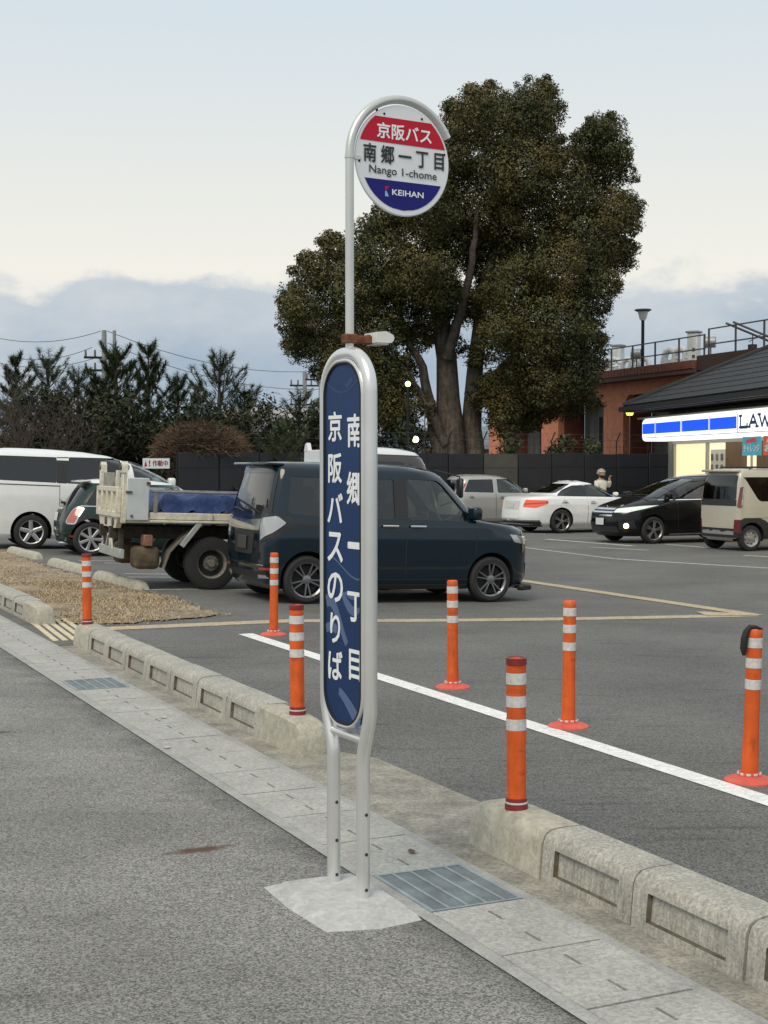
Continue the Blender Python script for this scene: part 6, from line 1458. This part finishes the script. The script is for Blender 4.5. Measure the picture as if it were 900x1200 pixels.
for (u, vt, vb, wpx, D, lab) in ((724, 404, 440, 17, 68.5, 'left white vent tower on the roof of the brick building'), (813, 388, 428, 18, 61.5, 'right, taller white vent tower on the brick building roof')):
    p = at(u, vb, D); hh = at(u, vt, D).z - p.z; wd = wpx * D / F * .85; o = empty('vent_tower', p, R(-35), lab, 'vent tower', 'white vent towers on the roof')
    b = MB(); b.box((0, 0, hh * .47), (wd * .8, wd * .8, hh * .94), bevel=.02); b.build('tower_body', M_unit, o)
    b = MB(); b.box((0, 0, hh * .97), (wd * 1.0, wd * 1.0, hh * .06), bevel=.02); b.build('tower_cap', mat('unit_grey', (.30, .31, .31), .6), o)
    b = MB(); b.box((-wd * .1, -wd * .41, hh * .62), (wd * .42, .03, hh * .35)); b.build('access_door', mat('unit_panel', (.6, .62, .62), .6), o)
    for z in (.25, .45): b = MB(); b.box((wd * .15, -wd * .42, hh * z), (.12, .04, .12)); b.build('vent_box', M_rail, o)
for (u, v, D, lab) in ((746, 415, 66, 'round floodlight on a stalk right of the left vent tower'), (833, 401, 60.5, 'round floodlight right of the taller vent tower')):
    p = at(u, v, D); o = empty('floodlight', (p.x, p.y, p.z - .9), R(-20), lab, 'floodlight', 'round floodlights on the roof')
    b = MB(); b.tube([(-.2, 0, .9), (.2, 0, .9)], .24, 18); b.tube([(-.24, 0, .9), (-.2, 0, .9)], .27, 18); b.build('lamp_drum', mat('lamp_grey', (.34, .35, .34), .45, .3), o)
    b = MB(); b.tube([(0, 0, 0), (0, 0, .7)], .03, 6); b.build('stalk', M_rail, o)
for (u, v, D, s_, lab) in ((708, 430, 68, .8, 'white pipework behind the left vent tower'), (738, 432, 67, 1.0, 'curved white ducts between left vent tower and lamp post'), (788, 424, 63, 1.25, 'curved white ducts left of the taller vent tower')):
    p = at(u, v, D); o = empty('duct', p, R(-40), lab, 'duct', 'white rooftop ducts')
    for k in range(3):
        b = MB(); b.tube([(k * .42 * s_ - .4, 0, -.6), (k * .42 * s_ - .4, 0, .1 * s_), (k * .42 * s_ - .32, 0, .35 * s_), (k * .42 * s_ - .1, 0, .45 * s_), (k * .42 * s_ + .12, 0, .34 * s_), (k * .42 * s_ + .18, 0, .1)], .13 * s_, 10); b.build('duct_bend', M_unit, o)
    b = MB(); b.box((.1, .3, -.2), (1.2 * s_, .5, .5 * s_), bevel=.03); b.build('duct_box', M_unit, o)
p0 = at(753, 437, 66); p1 = at(753, 363, 66); o = empty('street_lamp', p0, 0, 'unlit dark lamp post with a flared head on the brick building roof', 'street lamp')
hh = p1.z - p0.z; b = MB(); b.tube([(0, 0, -.3), (0, 0, hh - .45)], .075, 8); b.build('pole', M_dark, o)
b = MB(); b.lathe([(.09, hh - .5), (.16, hh - .42), (.24, hh - .12), (.26, hh - .10)], 16); b.build('lamp_glass', M_unit, o); b = MB(); b.lathe([(.26, hh - .10), (.40, hh - .02), (.38, hh + .02), (0, hh + .04)], 16); b.build('lamp_shade', M_rail, o)
p = at(882, 392, 60); o = empty('wind_gauge', (p.x, p.y, p.z - 1.5), 0, 'small wind gauge on a thin mast above the shop roof', 'wind gauge')
b = MB(); b.tube([(0, 0, -.6), (0, 0, 1.5)], .025, 6); b.tube([(-.15, 0, 1.2), (.3, 0, 1.45)], .02, 6); b.build('mast', M_rail, o); b = MB(); b.lathe([(0, 0), (.08, .04), (0, .1)], 8); b.build('cup', M_unit, o, (.3, 0, 1.45))

# ------------------------------------------------------------------ the shop
sh = empty('convenience_store', (9.3, 46.1, -.3), math.atan2(-.99, .15), 'single-storey convenience store with a lit blue and white sign band under a dark tiled roof', 'building')
def SB(name, m, boxes, parent=sh, bevel=0.0): return BB(name, m, boxes, parent, bevel)
M_fascia = mat('fascia_wood', (.19, .185, .155), .8, n=(2, .1)); M_frame = mat('window_frame', (.42, .41, .36), .5, .3)
SB('fascia_wall', M_fascia, [XB(0, 22, -.02, .2, 2.7, 3.85)])
for i in range(34): SB('fascia_board', M_fascia, [XB(.05 + i * .62, .65 + i * .62, -.045 - .004 * (i % 2), -.022, 3.3, 3.84)])
SB('end_wall', M_fascia, [XB(-.0, .2, .2, 11, 0, 3.85)]); SB('back_wall', M_fascia, [XB(.2, 22, 10.8, 11, 0, 3.85)])
SB('corner_post', mat('corner_post', (.22, .215, .19), .7), [XB(0, .34, -.06, .16, 0, 2.68)])
lit = emission('lit_blind', (1.0, .86, .50), .72)
SB('lit_window', lit, [XB(.40, 3.15, .05, .09, 0, 2.6)])
for x in (.36, 3.16): SB('window_frame', M_frame, [XB(x, x + .09, -.03, .05, 0, 2.68)])
SB('window_head', M_frame, [XB(.34, 22, -.04, .05, 2.6, 2.69)])
dw = SB('display_window', emission('lit_interior', (1.0, .90, .60), .70), [XB(3.28, 4.68, .05, .09, 0, 2.6)])
SB('display_shelf', M_frame, [XB(3.3, 4.66, -.01, .03, 1.52, 1.56), XB(3.3, 4.66, -.01, .03, 1.3, 1.33)])
for i in range(3):
    for j in range(2): b = MB(); b.box((3.55 + i * .38, .03, 1.85 + j * .32), (.17, .02, .20), bevel=.02); b.build('poster_picture', mat('poster_dark', (.16, .13, .12), .6) if (i + j) % 2 else mat('poster_brown', (.28, .19, .12), .6), sh)
SB('notice_sheet', mat('paper', (.70, .67, .55), .6), [XB(3.42, 4.58, .035, .045, 1.6, 2.4)])
SB('wood_panel', mat('wood_brown', (.19, .105, .045), .6, n=(2, .1), streak=(12, .25)), [XB(4.72, 6.05, -.03, .09, 0, 2.6)])
for k in range(9): x0 = 6.1 + k * 1.6; SB('glass_door', emission('lit_interior', (1, .9, .6), .7), [XB(x0, x0 + .8, .05, .09, 0, 2.6)]); SB('door_frame', mat('wood_brown', (.19, .105, .045)), [XB(x0 + .82, x0 + 1.56, -.02, .09, 0, 2.6)]); SB('door_stile', M_frame, [XB(x0 + .36, x0 + .42, .0, .05, 0, 2.6)])
# sign band: a lit box standing out from the wall on a canopy
M_lit = emission('sign_lit_white', (1.0, 1.0, .97), .95); M_litblue = mat('sign_lit_blue', (.01, .05, .5), .4, emit=((.008, .085, .74), .9))
sb = empty('sign_band', (0, 0, 0)); sb.parent = sh
g = MB(); g.prism([(-.9, 2.80), (-.9, 3.30), (-.86, 3.38), (-.80, 3.42), (-.1, 3.42), (-.1, 2.70), (-.80, 2.70), (-.86, 2.73)], lambda y, z, d: Vector((d, y, z)), -.12, 20); g.build('sign_box', M_lit, sb, bevel=.03)
for x0, x1 in ((-.06, 1.08), (1.2, 3.36), (3.5, 5.6), (5.72, 7.62)): SB('blue_panel', M_litblue, [XB(x0, x1, -.912, -.903, 2.93, 3.26)], sb)
for x in (1.14, 3.43, 5.66, 7.70): SB('panel_joint', mat('joint_grey', (.42, .45, .5), .6), [XB(x - .018, x + .018, -.909, -.902, 2.80, 3.32)], sb)
SB('lower_rail', mat('joint_grey', (.42, .45, .5)), [XB(-.08, 20, -.908, -.902, 2.80, 2.82)], sb)
SB('canopy_edge', M_frame, [XB(-.5, 20, -.95, -.05, 3.425, 3.47)], sb)
MSg = Matrix(((1, 0, 0, 0), (0, 0, -1, -.912), (0, 1, 0, 0), (0, 0, 0, 1)))
def slab_letter(b, ch, x, z, w_, h_, t=.07, yy=0.0):
    """slab-serif capitals drawn as strokes"""
    S_ = {'L': [[(0, 1), (0, 0), (1, 0), (1, .28)]], 'A': [[(0, 0), (.5, 1), (1, 0)], [(.2, .36), (.8, .36)]], 'W': [[(0, 1), (.26, 0), (.5, .8), (.74, 0), (1, 1)]], 'S': [[(.95, .74), (.85, .95), (.5, 1.0), (.15, .92), (.06, .74), (.2, .58), (.8, .44), (.96, .26), (.82, .07), (.5, 0), (.15, .05), (.04, .26)]], 'O': [[(.5 + .46 * math.cos(a), .5 + .5 * math.sin(a)) for a in np.linspace(0, 6.283, 17)]], 'N': [[(.06, 0), (.06, 1), (.94, 0), (.94, 1)]]}
    ser = {'L': [(0, 1), (0, 0)], 'A': [(0, 0), (1, 0)], 'W': [(0, 1), (1, 1)], 'N': [(.06, 0), (.94, 1)]}.get(ch, [])
    for pl in S_[ch]:
        for (a, c), (d, e) in zip(pl, pl[1:]):
            p, q = Vector((x + a * w_, z + c * h_)), Vector((x + d * w_, z + e * h_)); dr_ = (q - p).normalized(); nn = Vector((-dr_.y, dr_.x)) * t / 2; p -= dr_ * t * .3; q += dr_ * t * .3
            b.poly([(p.x + nn.x, -.914 - yy, p.y + nn.y), (q.x + nn.x, -.914 - yy, q.y + nn.y), (q.x - nn.x, -.914 - yy, q.y - nn.y), (p.x - nn.x, -.914 - yy, p.y - nn.y)]); yy += .0003
    for (a, c) in ser: b.poly([(x + a * w_ - .11, -.916 - yy, z + c * h_ - t * .35), (x + a * w_ + .11, -.916 - yy, z + c * h_ - t * .35), (x + a * w_ + .11, -.916 - yy, z + c * h_ + t * .35), (x + a * w_ - .11, -.916 - yy, z + c * h_ + t * .35)]); yy += .0003
xx = 7.92
for ch, w_ in zip('LAWSON', (.44, .52, .70, .44, .5, .5)):
    b = MB(); slab_letter(b, ch, xx, 2.95, w_, .31, .085); b.build('letter', mat('sign_letter_blue', (.035, .07, .20), .5), sb); xx += w_ + .13
# hanging promotional banners under the band
for (x0, x1, colr, txt, tc_, lab) in ((7.95, 9.15, (.10, .42, .52), 'チャレンジ', (.8, .1, .12), 'teal promotional banner hanging under the store sign'), (9.3, 10.6, (.58, .13, .08), 'お得', (.85, .8, .7), 'red promotional banner hanging right of the teal one')):
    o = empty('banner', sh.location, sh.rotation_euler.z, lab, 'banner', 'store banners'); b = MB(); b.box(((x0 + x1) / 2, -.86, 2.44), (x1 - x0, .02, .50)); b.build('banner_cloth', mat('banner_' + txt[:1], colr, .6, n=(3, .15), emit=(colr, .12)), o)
    b = MB(); M_ = Matrix(((1, 0, 0, 0), (0, 0, -1, -.874), (0, 1, 0, 0), (0, 0, 0, 1))); lettering(b, txt, M_, width=(x1 - x0) * .86, height=.2, cx=(x0 + x1) / 2, cy=2.38, offset=.04); b.build('lettering', mat('banner_letter_' + txt[:1], (.8, .78, .74), .6), o)
    b = MB(); b.prism([(x0 + .2, 2.52), (x1 - .25, 2.55), (x1 - .35, 2.66), (x0 + .3, 2.62)], lambda x, z, d: Vector((x, d, z)), -.876, -.873); b.build('banner_flash', mat('banner_flash_' + txt[:1], tc_, .6), o)
# roof: hipped, with raised seams running down the slope
C0 = Vector((-.95, -1.25)); EZ, RZ, RUN = 3.86, 6.9, 6.4
def rp(x, y): 
    d = min(x - C0.x, y - C0.y, RUN); return Vector((x, y, EZ + (RZ - EZ) * d / RUN))
rb = MB(); X1 = 24
rb.quad((C0.x, C0.y, EZ), (X1, C0.y, EZ), (X1, C0.y + RUN, RZ), (C0.x + RUN, C0.y + RUN, RZ)); rb.quad((C0.x, C0.y, EZ), (C0.x + RUN, C0.y + RUN, RZ), (C0.x, C0.y + 2 * RUN, EZ)); rb.quad((C0.x, C0.y + 2 * RUN, EZ), (C0.x + RUN, C0.y + RUN, RZ), (X1, C0.y + RUN, RZ), (X1, C0.y + 2 * RUN, EZ))
M_roof = mat('roof_tile', (.016, .017, .019), .65, n=(2, .2)); bmesh.ops.remove_doubles(rb.bm, verts=rb.bm.verts, dist=1e-3); bmesh.ops.solidify(rb.bm, geom=rb.bm.faces[:], thickness=.12)
roof = rb.build('roof', M_roof, sh, sharp=20)
# overlapping courses of tiles: each course is one raised strip with rolled ribs
sl_ = math.atan2(RZ - EZ, RUN); nC = 15
for k in range(nC):
    d0 = RUN * k / nC; d1 = RUN * (k + 1) / nC; b = MB(); x = C0.x + d0 + .1
    while x < 20:
        xe = x + .30; b.box((x + .15, C0.y + (d0 + d1) / 2, EZ + (RZ - EZ) * ((d0 + d1) / 2) / RUN + .035), (.27, (d1 - d0) / math.cos(sl_) + .02, .03), Matrix.Rotation(sl_ - .03, 3, 'X')); x = xe
    tag(b.build('roof_tile_course', M_roof, roof), kind='stuff')
b = MB(); b.tube([(C0.x, C0.y, EZ + .06), (C0.x + RUN, C0.y + RUN, RZ + .06)], .09, 8); b.build('hip_ridge', M_roof, roof)
SB('gutter', mat('gutter_black', (.018, .018, .02), .5), [XB(C0.x - .05, 22, C0.y - .14, C0.y - .02, EZ - .17, EZ - .02), XB(C0.x - .14, C0.x - .02, C0.y - .14, 11, EZ - .17, EZ - .02)])
SB('soffit', mat('soffit', (.11, .105, .09), .8), [XB(C0.x, 22, C0.y, 0, EZ - .20, EZ - .15), XB(C0.x, -.01, 0.01, 11, EZ - .20, EZ - .15)])
# green-lit lamp on a thin post at the store corner
p = at(738, 482, 49.5); o = empty('post_lamp', (p.x, p.y, -.5), 0, 'small yellow-green lit lamp on a thin post at the store corner', 'lamp')
H_ = p.z + .5; b = MB(); b.tube([(0, 0, 0), (0, 0, H_ - .1)], .02, 6); b.build('pole', M_rail, o)
b = MB(); b.lathe([(.10, H_ - .14), (.20, H_ + .10), (.0, H_ + .11)], 12); b.build('lamp_glass', emission('green_lamp_glow', (.8, .95, .12), 1.6), o); b = MB(); b.lathe([(.21, H_ + .10), (.27, H_ + .13), (0, H_ + .2)], 12); b.build('lamp_cap', M_rail, o)

# ------------------------------------------------------------------ person in a helmet by the fence
pp = at(704, 600, 43.6); gzp = gz(pp.x, pp.y)
per = empty('person', (pp.x, pp.y, gzp), R(-50), 'person in a white jacket and white helmet with a dark face mask, one hand raised', 'person')
def skin_body(name, verts, edges, radii, m, parent, root_i=0, sub=1):
    me = bpy.data.meshes.new(name); me.from_pydata(verts, edges, []); o = bpy.data.objects.new(name, me); COL.objects.link(o)
    md = o.modifiers.new('s', 'SKIN'); md.use_smooth_shade = True
    for i, v in enumerate(me.skin_vertices[0].data): v.radius = radii[i] if isinstance(radii[i], tuple) else (radii[i], radii[i]); v.use_root = (i == root_i)
    ss = o.modifiers.new('u', 'SUBSURF'); ss.levels = sub; ss.render_levels = sub
    dg = bpy.context.evaluated_depsgraph_get(); res = bpy.data.meshes.new_from_object(o.evaluated_get(dg)); bpy.data.objects.remove(o)
    res.materials.clear(); res.materials.append(m)
    for p_ in res.polygons: p_.use_smooth = True
    return link(name, res, parent)
V = [(0, 0, .95), (0, 0, 1.12), (0, 0, 1.30), (0, 0, 1.43), (0, 0, 1.50), (.02, 0, 1.58),
     (0, .10, .90), (.02, .11, .50), (0, .11, .08), (.13, .12, .05), (0, -.10, .90), (.02, -.11, .50), (0, -.11, .08), (.13, -.12, .05),
     (0, .18, 1.40), (.05, .25, 1.16), (.20, .22, 1.00), (.26, .20, .96),
     (0, -.18, 1.40), (.10, -.28, 1.24), (.20, -.17, 1.46), (.21, -.14, 1.53)]
E_ = [(0, 1), (1, 2), (2, 3), (3, 4), (4, 5), (0, 6), (6, 7), (7, 8), (8, 9), (0, 10), (10, 11), (11, 12), (12, 13), (3, 14), (14, 15), (15, 16), (16, 17), (3, 18), (18, 19), (19, 20), (20, 21)]
V = [(x, -y, z) for x, y, z in V]
Rr = [.15, .145, .165, .13, .06, .055, .10, .075, .05, .045, .10, .075, .05, .045, .075, .055, .042, .03, .075, .055, .042, .03]
M_skin = mat('skin', (.45, .28, .20), .6)
bodyp = skin_body('body', V, E_, Rr, M_skin, per)
jv = [V[i] for i in (0, 1, 2, 3)] + [V[14], V[15], V[16], V[18], V[19], V[20]]; jr = [.175, .165, .185, .15, .095, .075, .06, .095, .075, .06]
jk = skin_body('jacket', jv, [(0, 1), (1, 2), (2, 3), (3, 4), (4, 5), (5, 6), (3, 7), (7, 8), (8, 9)], jr, mat('jacket_white', (.62, .60, .55), .8, n=(8, .08)), per)
tv = [V[i] for i in (0, 6, 7, 8, 10, 11, 12)]; skin_body('trousers', tv, [(0, 1), (1, 2), (2, 3), (0, 4), (4, 5), (5, 6)], [.17, .12, .09, .075, .12, .09, .075], mat('trousers_dark', (.03, .03, .035), .9), per)
b = MB(); bm2 = bmesh.new(); bmesh.ops.create_uvsphere(bm2, u_segments=18, v_segments=14, radius=1)
for v in bm2.verts:
    v.co = Vector((v.co.x * .105, v.co.y * .085, v.co.z * .125)); 
    if v.co.z < 0: v.co.y *= 1 + .8 * v.co.z; v.co.x *= 1 + .6 * v.co.z
b.take(bm2, Matrix.Translation((.025, 0, 1.63))); b.tube([(.12, 0, 1.645), (.145, 0, 1.605), (.12, 0, 1.60)], [.012, .017, .012], 8)
hd = b.build('head', M_skin, per, sharp=80)
for y in (-.035, .035): b = MB(); b.lathe([(0, .004), (.010, 0), (0, -.004)], 8, Matrix.Translation((.122, y, 1.645)) @ Matrix.Rotation(R(90), 4, 'Y')); b.build('eye', M_black, hd)
b = MB(); bm2 = bmesh.new(); bmesh.ops.create_uvsphere(bm2, u_segments=24, v_segments=16, radius=1)
bmesh.ops.delete(bm2, geom=[v for v in bm2.verts if v.co.z < -.25 or (v.co.x > .45 and v.co.z < .12)], context='VERTS')
for v in bm2.verts: v.co = Vector((v.co.x * .145, v.co.y * .130, v.co.z * .145))
b.take(bm2, Matrix.Translation((.01, 0, 1.665))); bmesh.ops.solidify(b.bm, geom=b.bm.faces[:], thickness=.012); b.build('helmet', mat('helmet_cream', (.62, .58, .50), .3, coat=.5), per, sharp=60)
b = MB(); bm2 = bmesh.new(); bmesh.ops.create_uvsphere(bm2, u_segments=18, v_segments=12, radius=1)
bmesh.ops.delete(bm2, geom=[v for v in bm2.verts if v.co.z > .25 or v.co.x < -.1], context='VERTS')
for v in bm2.verts: v.co = Vector((v.co.x * .125, v.co.y * .10, v.co.z * .10))
b.take(bm2, Matrix.Translation((.03, 0, 1.60))); b.build('face_mask', M_rubber, per, sharp=60)
for sgn, c in ((1, V[17]), (-1, V[21])):
    for k in range(4):
        o_ = Vector(c) + Vector((.02, (k - 1.5) * .02, .0)); up_ = .02 if sgn > 0 else .07
        skin_body('finger', [tuple(o_), tuple(o_ + Vector((.03, 0, up_ * .5))), tuple(o_ + Vector((.045, .0, up_)))], [(0, 1), (1, 2)], [.010, .009, .007], M_skin, bodyp)
    o_ = Vector(c) + Vector((.0, -.03 * sgn, .0)); skin_body('thumb', [tuple(o_), tuple(o_ + Vector((.03, -.015 * sgn, .02)))], [(0, 1)], [.011, .008], M_skin, bodyp)
